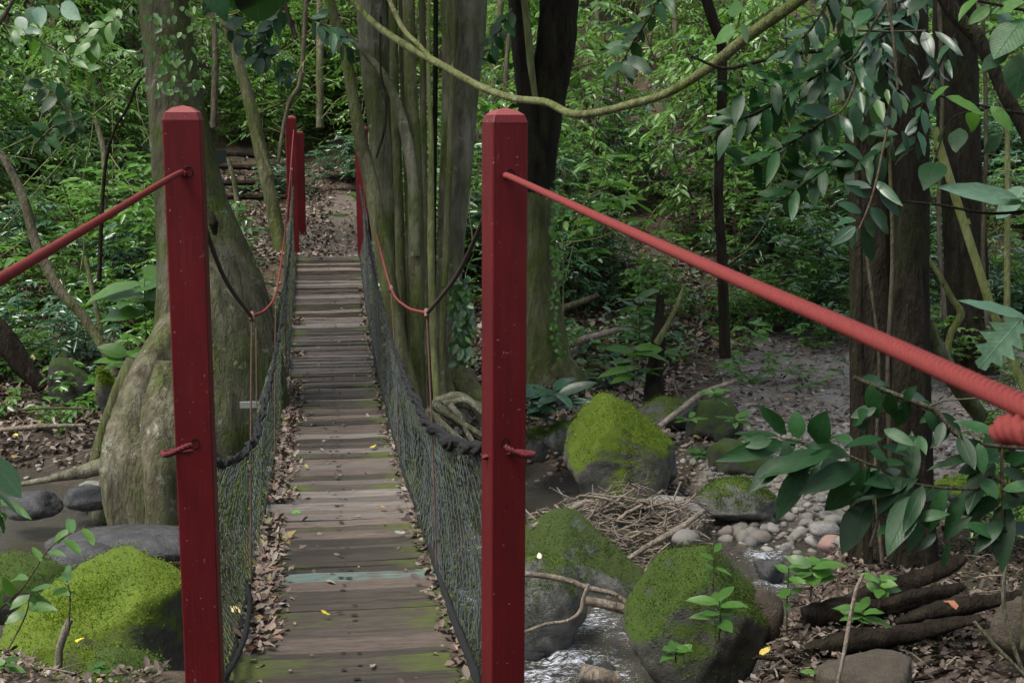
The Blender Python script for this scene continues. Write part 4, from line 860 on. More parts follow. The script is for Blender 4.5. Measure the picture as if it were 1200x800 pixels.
for lab, pts, d, mt in (('uppermost dark rotten log on the leafy near bank', [(975, 716, 10), (1005, 702, 20), (1040, 690, 23), (1085, 676, 18), (1118, 660, 17), (1132, 652, 8)], 6.8, 'rotten'),
        ('dark rotten log with square broken end on the near bank', [(942, 724, 24), (985, 715, 28), (1030, 712, 20), (1075, 700, 23), (1110, 692, 18), (1130, 686, 8)], 6.6, 'rotten'),
        ('lowest dark rotten log above the flat brown stone', [(925, 768, 10), (950, 762, 18), (1000, 752, 26), (1055, 745, 19), (1100, 735, 18), (1150, 724, 8)], 6.2, 'rotten'),
        ('short dark log half hidden by leaves beside the lowest log', [(1050, 730, 8), (1085, 720, 20), (1120, 712, 24), (1165, 704, 16), (1215, 696, 14)], 6.3, 'rotten')):
    stick('rotten_log', lab, pts, d, mt, 'log', None, segs=14, lump=.13, flute=.34, n=30, seed=len(lab))
for lab, pts, d, mt in (('slim grey white twig standing in the near bank beside the flat stone', [(982, 800, 5), (990, 760, 5), (997, 720, 5), (1004, 690, 5), (1012, 672, 4)], 5.0, 'driftwood'),
        ('pale forked shoot rising at the edge of the near bank', [(1200, 790, 5), (1184, 745, 5), (1176, 700, 5), (1180, 655, 4), (1186, 618, 3)], 4.6, 'root'),
        ('pale shoot slanting along the near bank to the frame edge', [(1142, 728, 4), (1165, 755, 5), (1190, 780, 5), (1210, 800, 5)], 4.6, 'root'),
        ('short pale bare stub standing on the near bank by the slanting boulder', [(68, 786, 10), (70, 760, 9), (76, 740, 10), (82, 725, 8)], 6.3, 'root'),
        ('long thin bare stem along the far bank left of the big trunk', [(-10, 505, 5), (40, 500, 6), (100, 498, 4)], 12.8, 'driftwood'),
        ('pale curved root lying at the water edge left of the big trunk', [(20, 568, 6), (55, 562, 8), (95, 556, 6)], 11.6, 'root'),
        ('straight horizontal twig above the dark slabs of the far bank', [(20, 480, 3), (60, 478, 3), (105, 479, 3)], 13, 'twig'),
        ('fallen log lying on the slope behind the forked tree', [(650, 365, 9), (675, 356, 9), (702, 346, 7)], 17.5, 'twig'),
        ('long fallen stick among dead leaves behind the forked tree', [(650, 410, 9), (690, 396, 9), (735, 384, 7)], 16, 'driftwood'),
        ('reddish brown rotting stub among dead leaves', [(688, 412, 6), (696, 440, 8), (705, 470, 8)], 15.2, 'twig'),
        ('mossy fallen stick ending near the broken stump', [(690, 425, 6), (720, 435, 7), (752, 440, 6)], 15.4, 'bark_green')):
    stick('twig' if 'twig' in lab or 'shoot' in lab else 'fallen_stick', lab, pts, d, mt)
for i, (px, py, w, d) in enumerate(((300, 196, 92, 26.5), (295, 214, 110, 25.8), (300, 231, 70, 24.8), (430, 222, 90, 26), (415, 208, 70, 27), (285, 182, 60, 27.5))):
    stick('trail_log', 'dark log laid across the leafy slope beyond the bridge', [(px-w/2, py+random.uniform(-3, 3), 6), (px, py, 7), (px+w/2, py+random.uniform(-4, 4), 6)], d, 'rotten', 'log', 'logs laid across the slope')
o = boulder('path_step', 'long dark stone step across the path beyond the bridge', 396, 256, 44, 12, 24.3, 'rock_dark', 51, .5, 3, cat='step')
o = boulder('mossy_stone', 'low mossy stone on the leafy slope below the small dark board', 284, 222, 26, 10, 25.5, 'rock_dark', 52, .8, 3, cat='stone')
t = thing('small_sign', 'small blank dark green board standing among shrubs beyond the bridge', 'sign', W(257, 215, 27))
c = W(256, 184, 27); bx = lambda sx, sy, sz, c: (np.array([[x, y, z] for x in (-sx, sx) for y in (-sy, sy) for z in (-sz, sz)])+c, [[0, 1, 3, 2], [4, 6, 7, 5], [0, 4, 5, 1], [2, 3, 7, 6], [0, 2, 6, 4], [1, 5, 7, 3]])
mb = MB(); mb.add(*bx(.155, .02, .13, c)); mb.build('board', M['board_green'], t, shade=False)
mb = MB(); tube(mb, [c+[0, .03, .1], c+[0, .03, -.8]], .025, 8); mb.build('leg', M['bark_dark'], t)
t = thing('hanging_swing_board', 'short grey wooden slat hanging on a thin cord against the big mossy trunk', 'board', W(296, 480, 11.0))
c = W(294, 474, 10.2); mb = MB(); mb.add(*bx(.078, .012, .022, c)); mb.build('board', M['grey_board'], t, shade=False)
mb = MB(); tube(mb, [W(300, 384, 10.2), c+[.04, -.014, 0], c+[.042, -.014, -.01]], .004, 5); mb.build('cord', M['cord'], t)

# driftwood heap
t = thing('driftwood_heap', 'tangled heap of dry bleached sticks piled behind the streaked boulder', 'driftwood', W(725, 640, 10.6))
def heap_pt():
    u, v = rng.random(), rng.random(); px = lerp(628, 815, u); top = np.interp(px, [628, 690, 720, 770, 815], [606, 580, 562, 572, 592]); bot = np.interp(px, [628, 690, 740, 800, 815], [622, 625, 665, 662, 640])
    return px, lerp(top, bot, v), 10.9-.9*v
mbs = MB()
for i in range(420):
    px, py, d = heap_pt(); c = W(px, py, d)+rnd(1, .03)[0]; big = i < 90
    a = rng.normal(0.1, .6)+(math.pi if rng.random() < .5 else 0); L = rng.uniform(.18, .5) if big else rng.uniform(.06, .25); D = RGT*math.cos(a)+np.array([0, 0, 1])*math.sin(a)*.55+np.array([0, 1, 0])*rng.normal(0, .5); D = unit(D)
    b = rnd(1, .05*L/.3)[0]; r = rng.uniform(.006, .014) if big else rng.uniform(.003, .007)
    mb = MB() if big else mbs
    tube(mb, [c-D*L/2, c+b*.6, c+D*L/2], [r, r*.9, r*.5], 5, 7, lump=.15)
    if big: mb.build('stick', M['driftwood'], t)
mbs.build('small_stick', M['driftwood'], t, kind='stuff')
for pts in ([(622, 618, 7, 9.9), (650, 606, 8, 10), (682, 590, 7, 10.1)], [(735, 655, 6, 9.9), (775, 630, 6, 10.1), (812, 608, 5, 10.3)], [(758, 640, 7, 10), (795, 620, 7, 10.2), (825, 598, 6, 10.4)]):
    mb = MB(); px_tube(mb, pts, 10, segs=8, lump=.06); mb.build('stick', M['driftwood'], t)
# ------------------------------------------------------------------ undergrowth
def shrub_meshes(seed, H, spread, nst, nbr, lpb, L, Wd, mat, up=.5, droop=.25, sides=.75):
    r = np.random.default_rng(seed); ms = MB(); ml = MB()
    for s in range(nst):
        a = r.random()*6.283; out = spread*(.3+r.random()); ln = H*r.uniform(.55, 1.05)
        base = np.array([math.cos(a), math.sin(a), 0])*.05*nst**.5*r.random(); end = base+np.array([math.cos(a)*out*H*.5, math.sin(a)*out*H*.5, ln])
        mid = (base+end)/2+np.array([0, 0, ln*.08])+r.normal(size=3)*.05*H
        P, _ = spline([base, mid, end], [0, 0, 0], 9); tube(ms, P, np.linspace(.010, .003, 9)*(H/1.5), 4, caps=False)
        for b in range(nbr):
            t = .22+.78*(b+.7*r.random())/nbr; i = min(8, int(t*8.99)); o = P[i]+r.normal(size=3)*.01
            az = r.random()*6.283; bd = unit(np.array([math.cos(az), math.sin(az), up*(r.random()*1.2-.1)])); bl = H*r.uniform(.16, .34)*(1.15-.5*t)
            u = np.linspace(.15, 1, lpb)[:, None]; pts = o+bd*bl*u-np.array([0, 0, 1])*droop*bl*u**2
            tube(ms, [o, pts[lpb//2], pts[-1]], [.004*H/1.5, .003*H/1.5, .0015*H/1.5], 3, caps=False)
            sd = unit(np.cross(bd, [0, 0, 1.0])); sg = np.where(np.arange(lpb) % 2 == 0, 1, -1)[:, None]; sg[-1] = 0
            D = bd*.6+sd*sides*sg-np.array([0, 0, droop*.9])+r.normal(size=(lpb, 3))*.16
            leaves(ml, pts, D, np.array([[0, 0, 1.0]])+r.normal(size=(lpb, 3))*.33, L*(.65+.6*r.random(lpb)), Wd*(.7+.5*r.random(lpb)), 'ovate', 0, np.clip(r.random(lpb)*.7+.3*r.random()+.10*(t-.5), 0, 1))
    a = ms.mesh('stem'); a.materials.append(M['twig']); b = ml.mesh('foliage'); b.materials.append(M[mat]); return a, b
PROTO = {
 'understory_shrub': [shrub_meshes(200+i, 1.5, .9, 7, 9, 8, .15, .056, 'leaf_deep') for i in range(2)]+[shrub_meshes(204, 1.5, .9, 7, 9, 8, .14, .058, 'leaf_mid'), shrub_meshes(205, 1.5, .9, 6, 7, 6, .21, .085, 'leaf_bright'), shrub_meshes(206, 1.5, .9, 7, 9, 9, .10, .035, 'leaf_bright')],
 'leafy_bush': [shrub_meshes(210+i, 1.3, 1.0, 9, 10, 10, .090, .040, 'leaf_mid') for i in range(2)]+[shrub_meshes(214, 1.3, 1.0, 9, 10, 10, .085, .038, 'leaf_bright')],
 'tall_sapling': [shrub_meshes(220+i, 2.8, .35, 3, 15, 12, .15, .060, 'leaf_mid', .2, .5) for i in range(2)]+[shrub_meshes(224, 2.8, .35, 3, 15, 12, .15, .062, 'leaf_bright', .2, .5)],
 'glossy_shrub': [shrub_meshes(230+i, 1.2, 1.1, 7, 9, 9, .15, .048, 'leaf_blue', .6, .35, .9) for i in range(3)],
 'herb': [shrub_meshes(240+i, .42, 1.2, 5, 3, 6, .10, .045, 'leaf_mid' if i else 'leaf_bright') for i in range(3)],
 'thicket_tree': [shrub_meshes(250+i, 4.2, .6, 7, 13, 13, .19, .080, 'leaf_mid' if i == 1 else 'leaf_bright', .4, .35) for i in range(3)],
}
def plant(kind, p, s, label, cat, group, k=None):
    t = thing(kind, label, cat, p, group); t.rotation_euler = (random.uniform(-.08, .08), random.uniform(-.08, .08), random.uniform(0, 6.28)); t.scale = (s, s, s*random.uniform(.85, 1.15))
    a, b = PROTO[kind][random.randrange(len(PROTO[kind])) if k is None else k]
    for n, me in (('stem', a), ('foliage', b)):
        o = bpy.data.objects.new(n, me); C.objects.link(o); o.parent = t
    return t
def pathx(y): return .05+.10*max(0, y-21)
def blocked(x, y, m=.9):
    if 12.5 < y < 27 and abs(x-pathx(y)) < m+.25: return True
    if 19 < y < 27.6 and -2.9 < x < .6: return True
    if 1.2 < x < 3.6 and y < 17.6: return True
    return False
ZONES = [(-30, 'at the left frame edge'), (50, 'behind the bent sapling'), (140, 'behind the massive mossy trunk'), (260, 'beside the leaning young trunk'), (345, 'behind the far red posts'), (430, 'behind the stem cluster'), (560, 'behind the near post'), (610, 'behind the forked tree'), (690, 'just past the forked tree'), (760, 'before the slender dark trunk'), (820, 'behind the slender dark trunk'), (890, 'between the two dark trunks'), (1000, 'behind the dark double trunk'), (1095, 'behind the yellow green stem'), (1230, 'beyond the frame edge')]
def zone(p):
    v = np.asarray(p)-CAM; px = 600+FPX*float(v@RGT)/float(v@FWD); z = 'beyond the left frame edge'
    for a, n in ZONES:
        if px >= a: z = n
    return ('low on the slope ' if p[1] < 18 else 'mid slope ' if p[1] < 22 else 'upper slope ' if p[1] < 27 else 'top of slope ')+z
def place(kind, n, xr, yr, sr, label, cat, group, keep=None, tries=60):
    c = 0
    for i in range(n*tries):
        if c >= n: break
        y = lerp(yr[0], yr[1], random.random()); half = y*.40+1
        xx = random.uniform(max(xr[0], -half+y*.13), min(xr[1], half+y*.13))
        if (keep is None and blocked(xx, y)) or (keep and not keep(xx, y)): continue
        q = (xx, y, float(terrain(xx, y))-.05); plant(kind, q, random.uniform(*sr), label.split(' on the')[0].split(' high')[0].split(' behind')[0].split(' left of')[0].split(' right of')[0]+' '+zone(q), cat, group); c += 1
L_, R_ = (-14, -.6), (1.0, 18)
place('leafy_bush', 20, L_, (14.2, 21), (.55, .95), 'small leaved low bush on the slope left of the bridge', 'bush', 'low bushes on the slope left of the bridge')
place('leafy_bush', 24, R_, (16.5, 24), (.7, 1.1), 'small leaved low bush on the slope behind the sand', 'bush', 'low bushes on the slope right of the bridge')
place('understory_shrub', 38, L_, (17, 28), (.7, 1.1), 'oval leaved shrub on the slope left of the bridge', 'shrub', 'shrubs on the slope left of the bridge')
place('understory_shrub', 52, R_, (17.5, 29), (.8, 1.25), 'oval leaved shrub on the slope right of the bridge', 'shrub', 'shrubs on the slope right of the bridge')
place('glossy_shrub', 44, (.8, 14), (15.6, 24), (.7, 1.15), 'shiny bluish leaved shrub behind the thick rope', 'shrub', 'glossy shrubs behind the thick rope')
place('glossy_shrub', 18, L_, (15.2, 25), (.6, 1.0), 'shiny bluish leaved shrub on the slope left of the bridge', 'shrub', 'glossy shrubs left of the bridge')
place('tall_sapling', 30, L_, (20, 31), (.8, 1.2), 'tall leafy sapling on the slope left of the path', 'sapling', 'saplings left of the path')
place('tall_sapling', 40, R_, (19, 31), (.8, 1.3), 'tall leafy sapling on the slope right of the path', 'sapling', 'saplings right of the path')
place('thicket_tree', 60, (-20, 22), (28, 42), (.8, 1.25), 'dense leafy young tree high on the slope behind everything', 'tree', 'thicket at the back of the slope')
place('glossy_shrub', 9, (-1.2, 2.2), (25.6, 28.5), (.6, .9), 'shiny bluish leaved shrub', 'shrub', 'shrubs closing the head of the path', lambda x, y: True)
place('tall_sapling', 10, (-1.6, 2.6), (27.3, 33), (.8, 1.2), 'tall leafy sapling above the path head', 'sapling', 'saplings closing the view behind the path')
place('leafy_bush', 14, (-1.6, 2.6), (27.2, 32), (.8, 1.3), 'small leaved low bush', 'bush', 'low bushes behind the path')
for i in range(26):  # unseen trees added behind the camera to cut front light and deepen shade
    a = R(random.uniform(95, 265))+R(7); rr = random.uniform(7, 13); X, Y_ = math.sin(a)*rr, math.cos(a)*rr
    plant('thicket_tree', (X, Y_, float(terrain(X, Y_))-.05), random.uniform(1.2, 1.9), 'dense leafy young tree added unseen behind the viewer to dim the front light', 'tree', 'unseen shade trees behind the viewer')
place('herb', 70, L_, (13.2, 24), (.7, 1.3), 'small low herb on the dark slope left of the bridge', 'herb', 'herbs on the left slope')
place('herb', 80, R_, (13.5, 24), (.7, 1.4), 'small low herb on the leafy slope right of the bridge', 'herb', 'herbs on the right slope', None)
# thin background trunks
for i, (px, top, bot, w, d, mt) in enumerate(((62, -20, 200, 7, 24, 'bark_mossy'), (100, 75, 120, 8, 22, 'liana'), (28, -20, 160, 9, 26, 'bark_dark'), (122, 140, 250, 7, 19, 'bark_mossy'), (280, 185, 290, 6, 20, 'bark_mossy'),
        (580, -20, 180, 9, 24, 'bark_mossy'), (596, -20, 260, 6, 22, 'twig'), (700, -20, 220, 7, 26, 'bark_mossy'), (668, 190, 260, 5, 20, 'bark_pale'), (745, -20, 200, 6, 28, 'twig'), (790, -20, 260, 7, 25, 'bark_mossy'), (715, 60, 240, 5, 22, 'twig'), (880, -20, 240, 8, 27, 'bark_pale'), (915, -20, 260, 6, 24, 'twig'), (955, -20, 300, 8, 22, 'bark_mossy'), (1180, 100, 420, 7, 14, 'liana'), (375, -20, 150, 8, 27, 'bark_mossy'), (250, -20, 150, 7, 27, 'twig'))):
    P = [(px+random.uniform(-14, 14), top, w*.8), (px+random.uniform(-5, 5), (top*.6+bot*.4), w), (px, bot, w*1.2)]
    t = thing('thin_tree', 'slim bare trunk '+zone(W(px, bot, d)), 'tree', W(px, bot, d), 'slim trunks in the background'); mb = MB(); px_tube(mb, P, d, 8, lump=.04)
    mb.build('trunk', M[mt], t)
# bare tangled vine stems in the undergrowth
mb = MB()
for i in range(520):
    px, py = random.uniform(-10, 1210), random.uniform(-10, 330); d = random.uniform(16, 26)
    if 170 < px < 440 and py > 150: continue
    P = W(px, py, d); a = rng.normal(0, 1); L = random.uniform(.3, 1.3); D = np.array([math.cos(a)*.8, .2*rng.normal(), math.sin(a)+.5]); tube(mb, [P-D*L/2, P+rnd(1, .12)[0], P+D*L/2], [.009, .007, .004], 4, 8, caps=False)
mb.build('bare_twigs', M['liana'], None, kind='stuff')
# ground cover and litter
def ground_scatter(name, mat, n, region, L, kind='dry', tilt=.35, lift=.01, tintf=None, W_=.5, D_=None, reject=None):
    x, y = region(n); z = terrain(x, y); ok = z > -1.22
    if reject is not None: ok &= ~reject(x, y)
    x, y, z = x[ok], y[ok], z[ok]; k = len(x); a = rng.random(k)*6.283; D = np.stack([np.cos(a), np.sin(a), rng.normal(0, tilt, k)], 1)
    ln = L[0]+(L[1]-L[0])*rng.random(k); mb = MB(); P = np.stack([x, y, z+lift+.03*rng.random(k)], 1)
    leaves(mb, P, D, np.array([[0, 0, 1.0]])+rnd(k, tilt), ln, ln*W_*(.7+.6*rng.random(k)), kind, 0, None if tintf is None else tintf(k)); return mb.build(name, M[mat], None, kind='stuff')
def cone(y0, y1, x0=-99, x1=99, pw=1.0):
    def f(n):
        y = y0+(y1-y0)*rng.random(n)**pw; h = .40*y+.6; return np.clip(.13*y+(rng.random(n)*2-1)*h, x0, x1)+rng.normal(size=n)*.05, y
    return f
rej = lambda x, y: (np.abs(x-.05) < .55) & (y < 19.4) | ((x > np.interp(y, [9, 13, 16], [2.2, 3.3, 4.2])) & (y < 15.8) & (rng.random(len(x)) > .06))
ground_scatter('leaf_litter', 'dry', 2200, lambda n: (rng.uniform(2.4, 8, n), rng.uniform(9.5, 16, n)), (.04, .11), tintf=lambda k: rng.random(k)**.9)
ground_scatter('leaf_litter', 'dry', 26000, cone(12.5, 28, -8, 9, 1.3), (.04, .10), reject=rej)
ground_scatter('leaf_litter', 'dry', 9000, lambda n: (rng.uniform(.9, 5.0, n), rng.uniform(11.8, 19, n)), (.05, .12), tintf=lambda k: rng.random(k)**.75, reject=rej)
ground_scatter('leaf_litter', 'dry', 7000, lambda n: (rng.uniform(-5.5, -1.0, n), rng.uniform(12.8, 21, n)), (.05, .12), tintf=lambda k: rng.random(k)**.8, reject=rej)
ground_scatter('leaf_litter', 'dry', 14000, lambda n: (rng.uniform(1.1, 4.6, n), rng.uniform(4.6, 9, n)), (.015, .06), tintf=lambda k: .75*rng.random(k)**2.2)
ground_scatter('leaf_litter', 'dry', 10000, lambda n: (rng.uniform(-4.2, -.6, n), rng.uniform(4.6, 7.4, n)), (.015, .05), tintf=lambda k: rng.random(k)**1.3)
ground_scatter('leaf_litter', 'dry', 2600, lambda n: (rng.uniform(-2.6, .2, n), rng.uniform(19, 27.5, n)), (.05, .12))
def herbs(n, region, L, mat, hgt, tint=(0, 1)):
    x, y = region(n); z = terrain(x, y); ok = (z > -1.15) & ~rej(x, y) & ~((np.abs(x-.05-.1*np.maximum(0, y-21)) < .7) & (y > 18)) & ~((x > -2.8) & (x < .3) & (y > 20) & (y < 27) & (rng.random(len(x)) < .8))
    dens = fbm(x*.9, y*.9, 3, 21) > .02; ok &= dens
    x, y, z = x[ok], y[ok], z[ok]; k = len(x); m = 6; a = rng.random((k, 1))*6.283+np.arange(m)[None]*6.283/m+rng.normal(0, .4, (k, m))
    hh = hgt*(rng.random((k, 1))*.9+.15)*(.7+.5*rng.random((k, m))); off = .07*rng.random((k, m))
    P = np.stack([x[:, None]+np.cos(a)*off, y[:, None]+np.sin(a)*off, z[:, None]+hh], -1).reshape(-1, 3)
    D = np.stack([np.cos(a), np.sin(a), rng.normal(-.05, .35, a.shape)], -1).reshape(-1, 3); ln = L*(.6+.7*rng.random(len(P)))
    mb = MB(); leaves(mb, P, D, np.array([[0, 0, 1.0]])+rnd(len(P), .3), ln, ln*.45, 'ovate', 0, tint[0]+(tint[1]-tint[0])*rng.random(len(P))); return mb.build('ground_cover', M[mat], None, kind='stuff')
herbs(5000, cone(14, 34, -14, 18, 1.2), .11, 'leaf_deep', .35)
herbs(3600, cone(15, 34, -14, 18, 1.1), .10, 'leaf_mid', .45)
herbs(2200, cone(16, 34, -14, 18, 1.1), .12, 'leaf_blue', .5)
mb = MB()
for i in range(1150):
    if i >= 900: X, Y_ = rng.uniform(2.4, 7.5), rng.uniform(9.6, 16)
    elif i < 260: X, Y_ = rng.uniform(1.1, 4.4), rng.uniform(5, 8.6)
    elif i < 380: X, Y_ = rng.uniform(-3.6, -.7), rng.uniform(5, 7)
    else: X, Y_ = rng.uniform(-5, 6), rng.uniform(12.5, 19)
    z_ = float(terrain(X, Y_))
    if z_ < -1.2: continue
    a = rng.random()*6.28; L = rng.uniform(.08, .4)*(1.9 if Y_ > 12 else .8); D = np.array([math.cos(a), math.sin(a), rng.normal(0, .15)])*L/2; c = np.array([X, Y_, z_+.02]); tube(mb, [c-D, c+rnd(1, .015)[0]+[0, 0, .015], c+D], [.005, .0045, .002], 4, 5, caps=False)
mb.build('twig_litter', M['driftwood'], None, kind='stuff')
mb = MB()
for i in range(170):
    px, py = random.uniform(860, 1210), random.uniform(690, 800); p = G(px, py, 4.5); a = random.gauss(.35, .5)+(math.pi if random.random() < .5 else 0); L = random.uniform(.05, .28); D = RGT*math.cos(a)+np.array([0, 0, .12])*random.gauss(0, 1)+np.array([0, 1, 0])*math.sin(a)
    tube(mb, [p-D*L/2, p+rnd(1, .01)[0]+[0, 0, .015], p+D*L/2], [random.uniform(.004, .013), random.uniform(.005, .014), .003], 5, 6, lump=.25)
mb.build('wood_debris', M['rotten'], None, kind='stuff')
# leaves fallen along the deck
n = 4200; yq = 4.6+11.5*rng.random(n)**1.15; offx = np.abs(rng.normal(0, .055, n))*(1+.5*vn(yq*1.5, yq*0, 31)); P = np.stack([BX-HALF+.03+offx, yq, deckz(yq)+.008+.035*np.exp(-offx/.05)*rng.random(n)], 1)
keep = (vn(yq*1.1, yq*0, 33) > -.55) & (yq > 5.2); P = P[keep]; k = len(P); a = rng.random(k)*6.283; mb = MB(); ln = .02+.042*rng.random(k)
leaves(mb, P, np.stack([np.cos(a), np.sin(a), rng.normal(0, .4, k)], 1), np.array([[0, 0, 1.0]])+rnd(k, .4), ln, ln*.55, 'dry', 0, np.clip(.30+.70*rng.random(k), 0, 1))
n = 700; yq = 4.6+13*rng.random(n); offx = np.abs(rng.normal(0, .03, n)); P = np.stack([BX+HALF-.02-offx, yq, deckz(yq)+.008+.015*rng.random(n)], 1); a = rng.random(n)*6.283; ln = .02+.045*rng.random(n)
leaves(mb, P, np.stack([np.cos(a), np.sin(a), rng.normal(0, .3, n)], 1), np.array([[0, 0, 1.0]])+rnd(n, .4), ln, ln*.55, 'dry', 0, rng.random(n)*.8)
n = 170; yq = 4.5+14*rng.random(n); P = np.stack([BX+rng.uniform(-.38, .38, n), yq, deckz(yq)+.006], 1); a = rng.random(n)*6.283; ln = .015+.04*rng.random(n)
leaves(mb, P, np.stack([np.cos(a), np.sin(a), rng.normal(0, .15, n)], 1), np.array([[0, 0, 1.0]])+rnd(n, .2), ln, ln*.5, 'dry')
mb.build('leaf_litter', M['dry'], None, kind='stuff')
# ivy on trunks
def ivy(parent_label, pts, d, n, mat, L=.07, wpx=8):
    P = np.array([W(px+random.gauss(0, wpx), py+random.gauss(0, 6), d+random.uniform(-.1, .05)) for px, py in [random.choice(pts) for _ in range(n)]])
    D = np.stack([rng.normal(0, .6, n), rng.normal(-.3, .3, n), -1+.4*rng.normal(size=n)], 1); mb = MB(); leaves(mb, P, D, np.array([[0, -1.0, .45]])+rnd(n, .3), L*(.6+.8*rng.random(n)), L*.7*(.6+.8*rng.random(n)))
    par = [o for o in bpy.data.objects if o.name == parent_label][0]; o = mb.build('ivy', M[mat], par); o['kind'] = 'stuff'
ivy('forked_tree', [(650+max(0, y-400)*.3, y) for y in range(215, 450, 6)], 14.75, 120, 'leaf_bright', .06, 3)
ivy('stem_cluster', [(541, y) for y in range(330, 420, 5)], 12.4, 120, 'leaf_deep', .09, 6)
ivy('leaning_tree', [(205, y) for y in range(40, 110, 6)]+[(185, 70), (228, 95), (215, 20), (190, 10)], 11.5, 130, 'leaf_mid', .06, 20)
ivy('dark_tree', [(random.uniform(990, 1040), y) for y in range(-20, 150, 4)], 7.4, 110, 'leaf_deep', .10, 10)
# ------------------------------------------------------------------ foreground plants: every larger leaf is a part
def big_leaf(seed, wav=.03, droop=.18, pw=.85, lobes=False):
    r = np.random.default_rng(seed); n = 11 if lobes else 8; V = []; F = []
    for i in range(n):
        u = i/(n-1); w = .5*math.sin(math.pi*min(1, u**pw*1.0+.0))**.85 if 0 < i < n-1 else .01
        if lobes and 0 < i < n-1: w *= (1.0 if i % 2 else .45)
        z = -droop*u*u; V += [(u+(.05 if lobes and i % 2 else 0), -w, z+.10*w+wav*r.normal()), (u, 0, z), (u+(.05 if lobes and i % 2 else 0), w, z+.10*w+wav*r.normal())]
    for i in range(n-1): F += [(i*3, i*3+3, i*3+4, i*3+1), (i*3+1, i*3+4, i*3+5, i*3+2)]
    me = bpy.data.meshes.new('leaf'); me.from_pydata(V, [], F); me.update()
    for p in me.polygons: p.use_smooth = True
    me.materials.append(None); return me
BL = [big_leaf(300+i, .02, .10+.05*i) for i in range(5)]; BLOBE = big_leaf(320, .02, .15, .8, True)
def put_leaf(par, base, tip, width, mat, face=.6, me=None, label=None):
    base, tip = np.asarray(base, float), np.asarray(tip, float); D = tip-base; L = np.linalg.norm(D); D = D/L
    N = unit(np.array([0, 0, 1.0])*(1-face)+unit(CAM-base)*face+rng.normal(size=3)*.15); N = unit(N-D*(N@D)); S = np.cross(N, D)
    o = bpy.data.objects.new('leaf', me or random.choice(BL)); C.objects.link(o); o.parent = par
    b = base-parent_root(par); Mx = Matrix([[D[i]*L, S[i]*width, N[i]*L*.8, b[i]] for i in range(3)]+[[0, 0, 0, 1]]); o.matrix_basis = Mx
    o.material_slots[0].link = 'OBJECT'; o.material_slots[0].material = M[mat]
    if label: o['label'] = label
    return o
def leaf_px(par, a, b, wpx, d, mat, dz=0.0, face=.6, me=None, wk=1.25):
    return put_leaf(par, W(a[0], a[1], d), W(b[0], b[1], d+dz), wpx*wk*d/FPX, mat, face, me)
def fplant(name, label, cat, base, stems, lv, d, mat, smat='twig', face=.6, group=None, dzr=.12, wk=1.25):
    t = thing(name, label, cat, base, group)
    for pts in stems:
        mb = MB(); px_tube(mb, pts, d, 7, lump=.04); mb.build('stem', M[smat], t)
    for q in lv: leaf_px(t, q[0], q[1], q[2], d+random.uniform(-.06, .06), q[3] if len(q) > 3 else mat, random.uniform(-dzr, dzr), face, None, wk)
    return t
def along(pts, n, L, wr, jit=.3, droop=.5, skip=0):
    """alternate leaves along a pixel polyline"""
    P = np.array([p[:2] for p in pts], float); out = []; s = np.concatenate([[0], np.cumsum(np.linalg.norm(np.diff(P, axis=0), axis=1))])
    for i in range(n):
        u = s[-1]*(skip+(1-skip)*(i+.7)/n); c = np.array([np.interp(u, s, P[:, 0]), np.interp(u, s, P[:, 1])]); e = np.array([np.interp(u+3, s, P[:, 0]), np.interp(u+3, s, P[:, 1])]); k = np.array([np.interp(u-3, s, P[:, 0]), np.interp(u-3, s, P[:, 1])])
        t = unit(e-k); nrm = np.array([-t[1], t[0]])*(1 if i % 2 else -1); dd = unit(t*.55+nrm*.8+np.array([0, droop])+rng.normal(size=2)*jit); l = L*random.uniform(.7, 1.15); out.append((tuple(c), tuple(c+dd*l), l*wr))
    return out
F1 = [((922,509),(894,477),16),((936,514),(931,481),22),((958,520),(964,485),30),((913,511),(861,505),15),((920,518),(847,536),22),((975,528),(891,553),24),((947,542),(906,610),26),((922,533),(877,575),22),((1008,542),(940,575),26),((1016,550),(961,602),30),((1020,583),(984,645),32),((972,514),(994,509),10),
 ((1067,561),(1003,582),22),((1075,573),(1039,646),32),((1163,538),(1129,592),32),((1162,535),(1090,538),14),((1168,510),(1121,487),18),((1172,508),(1150,530),24),((1177,588),(1172,662),28),((1141,588),(1147,627),28),((1039,537),(1021,528),16),((1072,510),(1051,526),14),((1076,510),(1085,527),11),((1030,453),(1045,471),15),((1046,480),(1058,470),12),
 ((1027,478),(996,488),15),((1018,481),(994,497),18),((1010,484),(1012,508),12),((1180,540),(1204,534),16),((1000,520),(975,505),14),((985,530),(958,545),20),((945,528),(912,548),20),((905,516),(868,520),16),((1050,566),(1022,560),20),((1060,570),(1050,600),20),((1010,560),(985,590),22),((1112,498),(1095,520),14),((1125,508),(1136,530),16),((1150,545),(1122,552),16),((1150,560),(1170,580),18),((1100,484),(1078,494),14),((1060,470),(1072,452),12),((1036,457),(1018,462),12)]
